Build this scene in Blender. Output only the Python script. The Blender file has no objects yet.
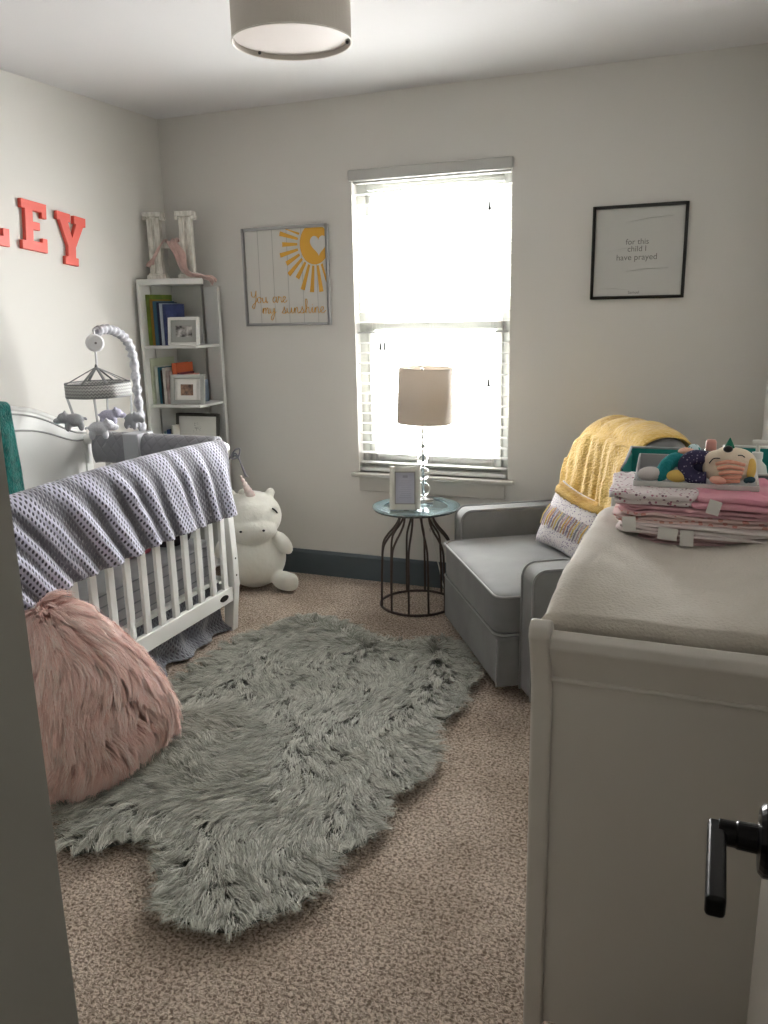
import bpy, bmesh, math, random
import numpy as np
from mathutils import Vector, Matrix, noise
random.seed(7)
C = bpy.context.scene.collection
PI = math.pi

# ------------------------------------------------------------------ materials
def lin(c):
    r = []
    for v in c:
        v = v / 255.0
        r.append(v / 12.92 if v <= .04045 else ((v + .055) / 1.055) ** 2.4)
    return (r[0], r[1], r[2], 1.0)

MATS = {}
def mat(name, rgb, rough=.6, metal=0., bump=0., bscale=60., var=0., vscale=8., rgb2=None, sheen=0., spec=.5, coat=0.,
        stretch=(1, 1, 1), detail=4.):
    if name in MATS: return MATS[name]
    m = bpy.data.materials.new(name); m.use_nodes = True
    nt = m.node_tree; b = nt.nodes['Principled BSDF']
    b.inputs['Base Color'].default_value = lin(rgb)
    b.inputs['Roughness'].default_value = rough
    b.inputs['Metallic'].default_value = metal
    b.inputs['Specular IOR Level'].default_value = spec
    b.inputs['Sheen Weight'].default_value = sheen
    b.inputs['Coat Weight'].default_value = coat
    tc = nt.nodes.new('ShaderNodeTexCoord'); mp = nt.nodes.new('ShaderNodeMapping')
    mp.inputs['Scale'].default_value = stretch
    nt.links.new(tc.outputs['Object'], mp.inputs['Vector'])
    if rgb2 or var:
        n = nt.nodes.new('ShaderNodeTexNoise'); n.inputs['Scale'].default_value = vscale; n.inputs['Detail'].default_value = detail
        nt.links.new(mp.outputs[0], n.inputs['Vector'])
        cr = nt.nodes.new('ShaderNodeValToRGB')
        a = lin(rgb); c2 = lin(rgb2) if rgb2 else tuple([x * (1 - var) for x in a[:3]] + [1])
        cr.color_ramp.elements[0].position = .35; cr.color_ramp.elements[1].position = .65
        cr.color_ramp.elements[0].color = c2; cr.color_ramp.elements[1].color = a
        nt.links.new(n.outputs['Fac'], cr.inputs[0]); nt.links.new(cr.outputs[0], b.inputs['Base Color'])
    if bump:
        n = nt.nodes.new('ShaderNodeTexNoise'); n.inputs['Scale'].default_value = bscale; n.inputs['Detail'].default_value = 3
        nt.links.new(mp.outputs[0], n.inputs['Vector'])
        bp = nt.nodes.new('ShaderNodeBump'); bp.inputs['Strength'].default_value = bump; bp.inputs['Distance'].default_value = .01
        nt.links.new(n.outputs['Fac'], bp.inputs['Height']); nt.links.new(bp.outputs[0], b.inputs['Normal'])
    MATS[name] = m
    return m

def mnode(nt, op, a, b=None, c=None):
    n = nt.nodes.new('ShaderNodeMath'); n.operation = op
    for i, x in enumerate((a, b, c)):
        if x is None: continue
        if isinstance(x, (int, float)): n.inputs[i].default_value = x
        else: nt.links.new(x, n.inputs[i])
    return n.outputs[0]

def mat_emit(name, rgb, strength):
    m = bpy.data.materials.new(name); m.use_nodes = True
    b = m.node_tree.nodes['Principled BSDF']
    b.inputs['Base Color'].default_value = lin(rgb); b.inputs['Emission Color'].default_value = lin(rgb)
    b.inputs['Emission Strength'].default_value = strength
    return m

def mat_glass(name, tint=(255, 255, 255), rough=0., ior=1.45):
    m = bpy.data.materials.new(name); m.use_nodes = True
    b = m.node_tree.nodes['Principled BSDF']
    b.inputs['Base Color'].default_value = lin(tint); b.inputs['Transmission Weight'].default_value = 1
    b.inputs['Roughness'].default_value = rough; b.inputs['IOR'].default_value = ior
    return m

def mat_pane(name):
    m = bpy.data.materials.new(name); m.use_nodes = True
    nt = m.node_tree; nt.nodes.remove(nt.nodes['Principled BSDF'])
    t = nt.nodes.new('ShaderNodeBsdfTransparent'); g = nt.nodes.new('ShaderNodeBsdfGlossy'); g.inputs['Roughness'].default_value = .02
    x = nt.nodes.new('ShaderNodeMixShader'); x.inputs[0].default_value = .05
    nt.links.new(t.outputs[0], x.inputs[1]); nt.links.new(g.outputs[0], x.inputs[2])
    nt.links.new(x.outputs[0], nt.nodes['Material Output'].inputs[0])
    return m

def mat_fur(name, dark, light, tip):
    m = bpy.data.materials.new(name); m.use_nodes = True
    nt = m.node_tree; b = nt.nodes['Principled BSDF']; b.inputs['Roughness'].default_value = .55
    b.inputs['Specular IOR Level'].default_value = .3; b.inputs['Sheen Weight'].default_value = .2
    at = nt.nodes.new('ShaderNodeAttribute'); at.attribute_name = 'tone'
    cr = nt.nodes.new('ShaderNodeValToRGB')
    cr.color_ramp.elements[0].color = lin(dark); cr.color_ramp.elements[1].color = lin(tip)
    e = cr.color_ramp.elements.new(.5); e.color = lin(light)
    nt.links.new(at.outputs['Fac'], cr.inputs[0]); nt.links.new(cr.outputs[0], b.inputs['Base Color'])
    return m

def mat_minky(name, dot, pile, base, pitch=.0185):
    """plush fabric with staggered raised dots; UVs are in metres"""
    m = bpy.data.materials.new(name); m.use_nodes = True
    nt = m.node_tree; b = nt.nodes['Principled BSDF']; b.inputs['Roughness'].default_value = .8; b.inputs['Sheen Weight'].default_value = .4
    tc = nt.nodes.new('ShaderNodeTexCoord'); sp = nt.nodes.new('ShaderNodeSeparateXYZ'); nt.links.new(tc.outputs['UV'], sp.inputs[0])
    def cell(off):
        u = mnode(nt, 'SUBTRACT', mnode(nt, 'FRACT', mnode(nt, 'ADD', mnode(nt, 'DIVIDE', sp.outputs[0], pitch), off)), .5)
        v = mnode(nt, 'SUBTRACT', mnode(nt, 'FRACT', mnode(nt, 'ADD', mnode(nt, 'DIVIDE', sp.outputs[1], pitch * 1.25), off)), .5)
        return mnode(nt, 'SQRT', mnode(nt, 'ADD', mnode(nt, 'MULTIPLY', u, u), mnode(nt, 'MULTIPLY', mnode(nt, 'MULTIPLY', v, v), .8)))
    d = mnode(nt, 'MINIMUM', cell(0.), cell(.5))
    mr = nt.nodes.new('ShaderNodeMapRange'); mr.inputs[1].default_value = .15; mr.inputs[2].default_value = .25
    nt.links.new(d, mr.inputs[0])
    mx = nt.nodes.new('ShaderNodeMix'); mx.data_type = 'RGBA'
    mx.inputs[6].default_value = lin(dot); mx.inputs[7].default_value = lin(pile)
    nt.links.new(mr.outputs[0], mx.inputs[0])
    at = nt.nodes.new('ShaderNodeAttribute'); at.attribute_name = 'nap_or_shade'
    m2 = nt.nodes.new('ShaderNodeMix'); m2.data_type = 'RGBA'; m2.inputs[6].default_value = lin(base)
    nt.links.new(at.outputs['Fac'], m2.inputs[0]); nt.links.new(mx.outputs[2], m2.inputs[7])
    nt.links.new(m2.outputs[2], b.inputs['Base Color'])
    bp = nt.nodes.new('ShaderNodeBump'); bp.inputs['Strength'].default_value = .7; bp.inputs['Distance'].default_value = .004
    nt.links.new(mr.outputs[0], bp.inputs['Height']); nt.links.new(bp.outputs[0], b.inputs['Normal'])
    return m

def mat_quilt(name, rgb, pitch=.05, line=.8):
    m = bpy.data.materials.new(name); m.use_nodes = True
    nt = m.node_tree; b = nt.nodes['Principled BSDF']; b.inputs['Roughness'].default_value = .85; b.inputs['Sheen Weight'].default_value = .3
    tc = nt.nodes.new('ShaderNodeTexCoord'); sp = nt.nodes.new('ShaderNodeSeparateXYZ'); nt.links.new(tc.outputs['UV'], sp.inputs[0])
    def ln(sgn):
        s = mnode(nt, 'ADD', sp.outputs[0], mnode(nt, 'MULTIPLY', sp.outputs[1], sgn))
        return mnode(nt, 'ABSOLUTE', mnode(nt, 'SUBTRACT', mnode(nt, 'FRACT', mnode(nt, 'DIVIDE', s, pitch)), .5))
    h = mnode(nt, 'SUBTRACT', 1., mnode(nt, 'POWER', mnode(nt, 'MULTIPLY', mnode(nt, 'MAXIMUM', ln(1.), ln(-1.)), 2.), 5.))
    mx = nt.nodes.new('ShaderNodeMix'); mx.data_type = 'RGBA'
    c = lin(rgb); mx.inputs[6].default_value = (c[0] * line, c[1] * line, c[2] * line, 1); mx.inputs[7].default_value = c
    nt.links.new(h, mx.inputs[0]); nt.links.new(mx.outputs[2], b.inputs['Base Color'])
    bp = nt.nodes.new('ShaderNodeBump'); bp.inputs['Strength'].default_value = .4; bp.inputs['Distance'].default_value = .008
    nt.links.new(h, bp.inputs['Height']); nt.links.new(bp.outputs[0], b.inputs['Normal'])
    return m

def mat_dots(name, base, dotc, scale=60., thr=.35, dot2=None):
    """printed cloth: scattered small motifs"""
    m = bpy.data.materials.new(name); m.use_nodes = True
    nt = m.node_tree; b = nt.nodes['Principled BSDF']; b.inputs['Roughness'].default_value = .9
    tc = nt.nodes.new('ShaderNodeTexCoord')
    v = nt.nodes.new('ShaderNodeTexVoronoi'); v.inputs['Scale'].default_value = scale; v.inputs['Randomness'].default_value = .8
    nt.links.new(tc.outputs['Object'], v.inputs['Vector'])
    lt = mnode(nt, 'LESS_THAN', v.outputs['Distance'], thr)
    mx = nt.nodes.new('ShaderNodeMix'); mx.data_type = 'RGBA'
    mx.inputs[6].default_value = lin(base); mx.inputs[7].default_value = lin(dotc)
    if dot2:
        m2 = nt.nodes.new('ShaderNodeMix'); m2.data_type = 'RGBA'; m2.inputs[6].default_value = lin(dotc); m2.inputs[7].default_value = lin(dot2)
        s = nt.nodes.new('ShaderNodeSeparateColor'); nt.links.new(v.outputs['Color'], s.inputs[0])
        nt.links.new(mnode(nt, 'GREATER_THAN', s.outputs[0], .5), m2.inputs[0]); nt.links.new(m2.outputs[2], mx.inputs[7])
    nt.links.new(lt, mx.inputs[0]); nt.links.new(mx.outputs[2], b.inputs['Base Color'])
    return m

def mat_carpet():
    m = bpy.data.materials.new('carpet'); m.use_nodes = True
    nt = m.node_tree; b = nt.nodes['Principled BSDF']; b.inputs['Roughness'].default_value = .95; b.inputs['Specular IOR Level'].default_value = .1
    tc = nt.nodes.new('ShaderNodeTexCoord')
    n1 = nt.nodes.new('ShaderNodeTexNoise'); n1.inputs['Scale'].default_value = 125; n1.inputs['Detail'].default_value = 4; n1.inputs['Distortion'].default_value = .6
    n2 = nt.nodes.new('ShaderNodeTexNoise'); n2.inputs['Scale'].default_value = 3.2; n2.inputs['Detail'].default_value = 3
    for n in (n1, n2): nt.links.new(tc.outputs['Object'], n.inputs['Vector'])
    cr = nt.nodes.new('ShaderNodeValToRGB')
    cr.color_ramp.elements[0].position = .36; cr.color_ramp.elements[1].position = .6
    cr.color_ramp.elements[0].color = lin((132, 116, 103)); cr.color_ramp.elements[1].color = lin((224, 208, 192))
    nt.links.new(n1.outputs['Fac'], cr.inputs[0])
    mx = nt.nodes.new('ShaderNodeMix'); mx.data_type = 'RGBA'; mx.blend_type = 'MULTIPLY'; mx.inputs[0].default_value = 1
    c2 = nt.nodes.new('ShaderNodeValToRGB'); c2.color_ramp.elements[0].position = .4; c2.color_ramp.elements[1].position = .6
    c2.color_ramp.elements[0].color = (.82, .8, .78, 1); c2.color_ramp.elements[1].color = (1, 1, 1, 1)
    nt.links.new(n2.outputs['Fac'], c2.inputs[0])
    nt.links.new(cr.outputs[0], mx.inputs[6]); nt.links.new(c2.outputs[0], mx.inputs[7]); nt.links.new(mx.outputs[2], b.inputs['Base Color'])
    bp = nt.nodes.new('ShaderNodeBump'); bp.inputs['Strength'].default_value = 1.; bp.inputs['Distance'].default_value = .012
    nt.links.new(n1.outputs['Fac'], bp.inputs['Height']); nt.links.new(bp.outputs[0], b.inputs['Normal'])
    return m

WALL = mat('wall_paint', (217, 215, 210), .85, bump=.03, bscale=220)
CEIL = mat('ceiling_paint', (224, 223, 224), .9, bump=.06, bscale=90)
TRIMW = mat('trim_white', (206, 207, 201), .45)
WALLG = mat('window_stool_paint', (196, 194, 188), .6)
BASEB = mat('baseboard_slate', (86, 97, 104), .5)
CARPET = mat_carpet()
WHITE = mat('white_furniture_paint', (236, 237, 234), .35)
DRESSW = mat('dresser_paint', (206, 201, 193), .33)
DARKM = mat('dark_bronze', (34, 32, 33), .35, metal=.7)
BLACK = mat('black_plastic', (18, 18, 20), .4)
CHAIRM = mat('grey_velvet', (132, 133, 133), .75, bump=.1, bscale=400, sheen=.2, spec=.25, rgb2=(118, 119, 120), vscale=5)
PIPE = mat('grey_piping', (150, 151, 151), .7, sheen=.4)
GLASS = mat_glass('clear_glass')
PANE = mat_pane('window_glass')

# ------------------------------------------------------------------ mesh helpers
class MB:
    def __init__(s): s.v = []; s.f = []
    def add(s, vs, fs):
        o = len(s.v); s.v += [tuple(p) for p in vs]; s.f += [tuple(i + o for i in f) for f in fs]; return s
    def box(s, x0, x1, y0, y1, z0, z1, M=None):
        vs = [(x, y, z) for z in (z0, z1) for y in (y0, y1) for x in (x0, x1)]
        if M is not None: vs = [tuple(M @ Vector(p)) for p in vs]
        return s.add(vs, [(0, 2, 3, 1), (4, 5, 7, 6), (0, 1, 5, 4), (2, 6, 7, 3), (0, 4, 6, 2), (1, 3, 7, 5)])
    def prism(s, poly, a, b, axis='y'):
        n = len(poly)
        def mk(p, t):
            return {'y': (p[0], t, p[1]), 'x': (t, p[0], p[1]), 'z': (p[0], p[1], t)}[axis]
        vs = [mk(p, a) for p in poly] + [mk(p, b) for p in poly]
        fs = [tuple(range(n)), tuple(range(2 * n - 1, n - 1, -1))] + [(i, i + n, (i + 1) % n + n, (i + 1) % n) for i in range(n)]
        return s.add(vs, fs)
    def tube(s, pts, r, seg=10, closed=False, flat=1., cap=True):
        P = [Vector(p) for p in pts]; n = len(P); R = r if isinstance(r, (list, tuple)) else [r] * n
        vs = []; prev = None
        for i in range(n):
            t = (P[(i + 1) % n] - P[i - 1]) if (closed or 0 < i < n - 1) else (P[1] - P[0] if i == 0 else P[-1] - P[-2])
            t.normalize()
            if prev is None:
                a = Vector((0, 0, 1)) if abs(t.z) < .9 else Vector((1, 0, 0))
                u = t.cross(a).normalized()
            else: u = (prev - t * prev.dot(t)).normalized()
            prev = u; w = t.cross(u)
            for k in range(seg):
                an = 2 * PI * k / seg
                vs.append(P[i] + u * math.cos(an) * R[i] + w * math.sin(an) * R[i] * flat)
        fs = []
        for i in range(n if closed else n - 1):
            j = (i + 1) % n
            for k in range(seg):
                l = (k + 1) % seg; fs.append((i * seg + k, i * seg + l, j * seg + l, j * seg + k))
        if not closed and cap: fs += [tuple(range(seg - 1, -1, -1)), tuple((n - 1) * seg + k for k in range(seg))]
        return s.add(vs, fs)
    def lathe(s, prof, c=(0, 0, 0), seg=32, M=None, ring=False):
        if ring: prof = list(prof) + [prof[0]]
        vs = []; n = len(prof)
        for r, z in prof:
            for k in range(seg):
                a = 2 * PI * k / seg; p = Vector((r * math.cos(a), r * math.sin(a), z))
                if M is not None: p = M @ p
                vs.append(p + Vector(c))
        fs = [(i * seg + k, i * seg + (k + 1) % seg, (i + 1) * seg + (k + 1) % seg, (i + 1) * seg + k) for i in range(n - 1) for k in range(seg)]
        if prof[0][0] > 1e-5 and not ring: fs.append(tuple(range(seg - 1, -1, -1)))
        if prof[-1][0] > 1e-5 and not ring: fs.append(tuple((n - 1) * seg + k for k in range(seg)))
        return s.add(vs, fs)
    def ball(s, c, r, M=None, nu=20, nv=12, e=1.):
        rx, ry, rz = r if isinstance(r, (list, tuple)) else (r, r, r)
        vs = []
        def pw(x): return math.copysign(abs(x) ** e, x)
        for j in range(nv + 1):
            th = PI * j / nv
            for i in range(nu):
                a = 2 * PI * i / nu
                p = Vector((rx * pw(math.sin(th)) * pw(math.cos(a)), ry * pw(math.sin(th)) * pw(math.sin(a)), rz * pw(math.cos(th))))
                if M is not None: p = M @ p
                vs.append(p + Vector(c))
        fs = [(j * nu + i, (j + 1) * nu + i, (j + 1) * nu + (i + 1) % nu, j * nu + (i + 1) % nu) for j in range(nv) for i in range(nu)]
        return s.add(vs, fs)
    def grid(s, nu, nv, fn, cu=False):
        vs = [fn(i / (nu - (0 if cu else 1)), j / (nv - 1)) for j in range(nv) for i in range(nu)]
        fs = [(j * nu + i, j * nu + (i + 1) % nu, (j + 1) * nu + (i + 1) % nu, (j + 1) * nu + i) for j in range(nv - 1) for i in range(nu if cu else nu - 1)]
        return s.add(vs, fs)

def tag(o, label=None, cat=None, group=None, kind=None):
    if label: o['label'] = label
    if cat: o['category'] = cat
    if group: o['group'] = group
    if kind: o['kind'] = kind
    return o

def obj(name, mb, m, parent=None, smooth=False, bev=0., seg=2, label=None, loc=None, rot=None, sub=0, solid=0., remesh=0., wn=True, sm=0):
    me = bpy.data.meshes.new(name); me.from_pydata(mb.v, [], mb.f)
    bm = bmesh.new(); bm.from_mesh(me); bmesh.ops.remove_doubles(bm, verts=bm.verts, dist=1e-6)
    bmesh.ops.recalc_face_normals(bm, faces=bm.faces); bm.to_mesh(me); bm.free()
    me.materials.append(m)
    o = bpy.data.objects.new(name, me); C.objects.link(o)
    if parent: o.parent = parent
    if loc: o.location = loc
    if rot: o.rotation_euler = rot
    if remesh:
        d = o.modifiers.new('remesh', 'REMESH'); d.mode = 'VOXEL'; d.voxel_size = remesh; d.use_smooth_shade = True
        if sm: s_ = o.modifiers.new('smooth', 'SMOOTH'); s_.factor = .6; s_.iterations = sm
    if solid:
        d = o.modifiers.new('solid', 'SOLIDIFY'); d.thickness = solid; d.offset = 0
    if bev:
        d = o.modifiers.new('bevel', 'BEVEL'); d.width = bev; d.segments = seg; d.limit_method = 'ANGLE'; d.angle_limit = .6
        if seg >= 2 and wn:
            me.polygons.foreach_set('use_smooth', [True] * len(me.polygons))
            w = o.modifiers.new('wn', 'WEIGHTED_NORMAL'); w.keep_sharp = True
    if sub:
        d = o.modifiers.new('sub', 'SUBSURF'); d.levels = sub; d.render_levels = sub
    if smooth or sub: me.polygons.foreach_set('use_smooth', [True] * len(me.polygons))
    if label: o['label'] = label
    return o

def empty(name, loc=(0, 0, 0), rz=0., label=None, cat=None, group=None, kind=None):
    o = bpy.data.objects.new(name, None); C.objects.link(o); o.location = loc; o.rotation_euler = (0, 0, rz)
    o.empty_display_size = .05
    return tag(o, label, cat, group, kind)

def struct(name, mb, m, **k):
    o = obj(name, mb, m, **k)
    if not o.parent: o['kind'] = 'structure'
    return o

def RZ(a): return Matrix.Rotation(a, 3, 'Z')
def RX(a): return Matrix.Rotation(a, 3, 'X')
def RY(a): return Matrix.Rotation(a, 3, 'Y')

def catmull(pts, n=8, closed=False):
    P = [Vector(p) for p in pts]; out = []; N = len(P)
    for i in range(N if closed else N - 1):
        if closed: a, b, c, d = P[i - 1], P[i], P[(i + 1) % N], P[(i + 2) % N]
        else: a, b, c, d = P[max(i - 1, 0)], P[i], P[i + 1], P[min(i + 2, N - 1)]
        for k in range(n):
            t = k / n
            out.append(.5 * ((2 * b) + (c - a) * t + (2 * a - 5 * b + 4 * c - d) * t * t + (3 * b - a - 3 * c + d) * t ** 3))
    if not closed: out.append(P[-1])
    return out

def nz(x, y=0., z=0.): return noise.noise(Vector((x, y, z)))

def uv_attr(o, uvfn, nap_or_shade=None):
    """uv from vertex index -> (u,v); optional float attribute"""
    me = o.data; uv = me.uv_layers.new(name='UVMap')
    for l in me.loops: uv.data[l.index].uv = uvfn[l.vertex_index]
    if nap_or_shade:
        a = me.attributes.new('nap_or_shade', 'FLOAT', 'POINT'); a.data.foreach_set('value', nap_or_shade)

def cloth(name, nu, nv, fn, m, parent=None, uvfn=None, nap_or_shade_fn=None, solid=.004, sub=0):
    """grid mesh without merging, so that vertex order keeps the uv"""
    mb = MB().grid(nu, nv, fn)
    me = bpy.data.meshes.new(name); me.from_pydata(mb.v, [], mb.f); me.materials.append(m)
    me.polygons.foreach_set('use_smooth', [True] * len(me.polygons))
    o = bpy.data.objects.new(name, me); C.objects.link(o)
    if parent: o.parent = parent
    ij = [(i / (nu - 1), j / (nv - 1)) for j in range(nv) for i in range(nu)]
    if uvfn: uv_attr(o, [uvfn(a, b) for a, b in ij], [nap_or_shade_fn(a, b) for a, b in ij] if nap_or_shade_fn else None)
    if solid:
        d = o.modifiers.new('solid', 'SOLIDIFY'); d.thickness = solid; d.offset = 0
    if sub:
        d = o.modifiers.new('sub', 'SUBSURF'); d.levels = sub; d.render_levels = sub
    return o

# ------------------------------------------------------------------ room
XL, XR, YB, ZC = -2.87, .183, 3.97, 2.44
YF = .55      # room side of the closet block on the left of the entry
struct('floor', MB().box(XL - .1, XR + .1, -1.3, YB + .1, -.06, 0), CARPET)
struct('ceiling', MB().box(XL - .1, XR + .1, -1.3, YB + .1, ZC, ZC + .08), CEIL)
struct('wall_left', MB().box(XL - .1, XL, YF, YB + .1, 0, ZC), WALL)
WX0, WX1, WZ0, WZ1 = -1.757, -.951, .60, 2.062
wb = MB()
wb.box(XL, WX0, YB, YB + .12, 0, ZC).box(WX1, XR, YB, YB + .12, 0, ZC).box(WX0, WX1, YB, YB + .12, 0, WZ0).box(WX0, WX1, YB, YB + .12, WZ1, ZC)
struct('wall_back', wb, WALL)
struct('wall_right', MB().box(XR, XR + .1, -1.3, YB + .1, 0, ZC), WALL)
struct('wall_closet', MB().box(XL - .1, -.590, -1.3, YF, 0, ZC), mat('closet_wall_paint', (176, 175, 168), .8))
struct('wall_front', MB().box(-.590, XR, -1.3, -1.2, 0, ZC), WALL)
# baseboards
bp_ = MB().prism([(YB, 0), (YB - .016, 0), (YB - .016, .125), (YB - .008, .14), (YB, .14)], XL, XR, 'x')
struct('baseboard_back', bp_, BASEB)
struct('baseboard_left', MB().prism([(XL, 0), (XL + .016, 0), (XL + .016, .125), (XL + .008, .14), (XL, .14)], YF, YB - .017, 'y'), BASEB)
struct('baseboard_right', MB().prism([(XR, 0), (XR - .016, 0), (XR - .016, .125), (XR - .008, .14), (XR, .14)], .9, YB - .017, 'y'), BASEB)

# window
win = empty('window_1', (0, YB, 0), kind='structure')
fr = MB()
fy0, fy1 = .06, .115
FW = .05
fr.box(WX0, WX0 + FW, fy0, fy1, WZ0, WZ1).box(WX1 - FW, WX1, fy0, fy1, WZ0, WZ1).box(WX0 + FW, WX1 - FW, fy0, fy1, WZ1 - FW, WZ1).box(WX0 + FW, WX1 - FW, fy0, fy1, WZ0, WZ0 + FW)
obj('window_frame', fr, TRIMW, win, bev=.003)
lower = MB()
SX0, SX1 = WX0 + FW, WX1 - FW
lower.box(SX0, SX0 + .035, .055, .085, WZ0 + FW, 1.35).box(SX1 - .035, SX1, .055, .085, WZ0 + FW, 1.35).box(SX0 + .035, SX1 - .035, .055, .085, WZ0 + FW, WZ0 + FW + .05)
obj('lower_sash', lower, TRIMW, win, bev=.002)
obj('meeting_rail', MB().box(SX0, SX1, .05, .1, 1.335, 1.385), TRIMW, win, bev=.003)
obj('sash_lock', MB().box(-1.39, -1.33, .04, .06, 1.375, 1.392), TRIMW, win, bev=.003)
upper = MB()
upper.box(SX0, SX0 + .03, .088, .112, 1.385, WZ1 - FW).box(SX1 - .03, SX1, .088, .112, 1.385, WZ1 - FW).box(SX0 + .03, SX1 - .03, .088, .112, WZ1 - FW - .03, WZ1 - FW)
obj('upper_sash', upper, TRIMW, win, bev=.002)
obj('pane', MB().add([(SX0, .07, WZ0 + FW), (SX1, .07, WZ0 + FW), (SX1, .07, 1.35), (SX0, .07, 1.35)], [(0, 1, 2, 3)]), PANE, win)
obj('pane', MB().add([(SX0, .1, 1.37), (SX1, .1, 1.37), (SX1, .1, WZ1 - FW), (SX0, .1, WZ1 - FW)], [(0, 1, 2, 3)]), PANE, win)
obj('window_stool', MB().box(WX0 - .035, WX1 + .035, -.035, .06, WZ0 - .022, WZ0), WALLG, win, bev=.005, seg=3)
obj('apron', MB().box(WX0 + .005, WX1 - .012, -.015, 0, WZ0 - .1, WZ0 - .022), WALLG, win, bev=.003)

# blind
SLAT = mat('blind_white', (213, 214, 212), .5)
bl = empty('window_blind', (-1.354, YB, WZ0), label='white horizontal slat blind lowered over the back wall window', cat='blind')
hw = (WX1 - WX0) / 2 - .006
obj('headrail', MB().box(-hw, hw, .004, .05, 1.440, 1.461), mat('blind_valance', (190, 190, 186), .5), bl, bev=.004)
obj('valance', MB().box(-hw - .012, hw + .012, -.030, -.002, 1.448, 1.500), mat('blind_valance', (190, 190, 186), .5), bl, bev=.006, seg=3)
sl = MB()
z = .055; k = 0
while z < 1.435:
    prof = [(.002, z - .004), (.012, z - .001), (.024, z), (.036, z - .001), (.047, z - .004), (.036, z + .001), (.024, z + .0022), (.012, z + .001)]
    sl.prism(prof, -hw + .003, hw - .003, 'x'); z += .0515; k += 1
obj('slats', sl, SLAT, bl)
obj('bottom_rail', MB().box(-hw + .003, hw - .003, .002, .048, .006, .028), SLAT, bl, bev=.004)
CORD = mat('cord_white', (225, 225, 220), .8); TAS = mat('tassel_grey', (110, 112, 112), .5)
for x in (-hw + .09, 0, hw - .09):
    obj('ladder_cord', MB().tube([(x, .001, .02), (x, .001, 1.41)], .0009, 5).tube([(x, .0485, .02), (x, .0485, 1.41)], .0009, 5), CORD, bl)
def tassel(x, z):
    c = obj('pull_cord', MB().tube([(x, -.004, 1.41), (x, -.006, z)], .0008, 5), CORD, bl)
    obj('tassel', MB().lathe([(.001, .042), (.005, .036), (.008, .010), (.0095, 0), (0, 0)], (x, -.006, z - .034), 10), TAS, c, smooth=True)
for x, zz in ((-1.055, 1.91), (-1.618, 1.27), (-1.595, 1.27), (-1.052, 1.095)): tassel(x + 1.354, zz - WZ0)

# door on the right, swung open along the right wall
dr = empty('door_1', (.070, .017, 0), kind='structure')
DM = mat('door_paint', (160, 155, 146), .45)
obj('door_slab', MB().box(0, .035, 0, .76, .012, 2.03), DM, dr, bev=.002)
hd = obj('door_handle', MB().lathe([(.032, 0), (.032, .006), (.028, .010), (.013, .011), (.0125, .028), (.0115, .029), (.0115, .044), (0, .044)], (0, .703, .975), 28, M=RY(-PI / 2)),
         mat('lever_black', (22, 21, 22), .28, metal=.6), dr, smooth=False, bev=.001, wn=False)
obj('lever', MB().box(-.0530, -.0370, .598, .712, .964, .983), MATS['lever_black'], dr, bev=.004, seg=3)
for i, zz in enumerate((.25, 1.0, 1.8)):
    obj('hinge', MB().tube([(-.004, -.004, zz), (-.004, -.004, zz + .09)], .006, 10), DARKM, dr)

# outlet
ol = empty('wall_outlet', (-1.346, YB, .34), label='white wall outlet under the window behind the round side table', cat='outlet')
obj('cover_plate', MB().box(-.036, .036, -.006, 0, -.058, .058), mat('outlet_white', (214, 212, 206), .4), ol, bev=.003)
for zz in (-.026, .026):
    obj('socket', MB().lathe([(.016, 0), (.016, .003), (0, .003)], (0, -.006, zz), 16, M=RX(PI / 2)), mat('socket_grey', (170, 168, 162), .4), ol)
cd = MB().tube(catmull([(-1.346, 3.945, .315), (-1.33, 3.93, .26), (-1.30, 3.935, .12), (-1.26, 3.9, .02), (-1.18, 3.83, .008), (-1.12, 3.78, .008), (-1.06, 3.8, .008)], 8), .003, 6)
tag(obj('power_cord', cd, CORD, smooth=True), 'thin pale power cord trailing from the outlet to the carpet by the side table', 'cord')

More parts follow.
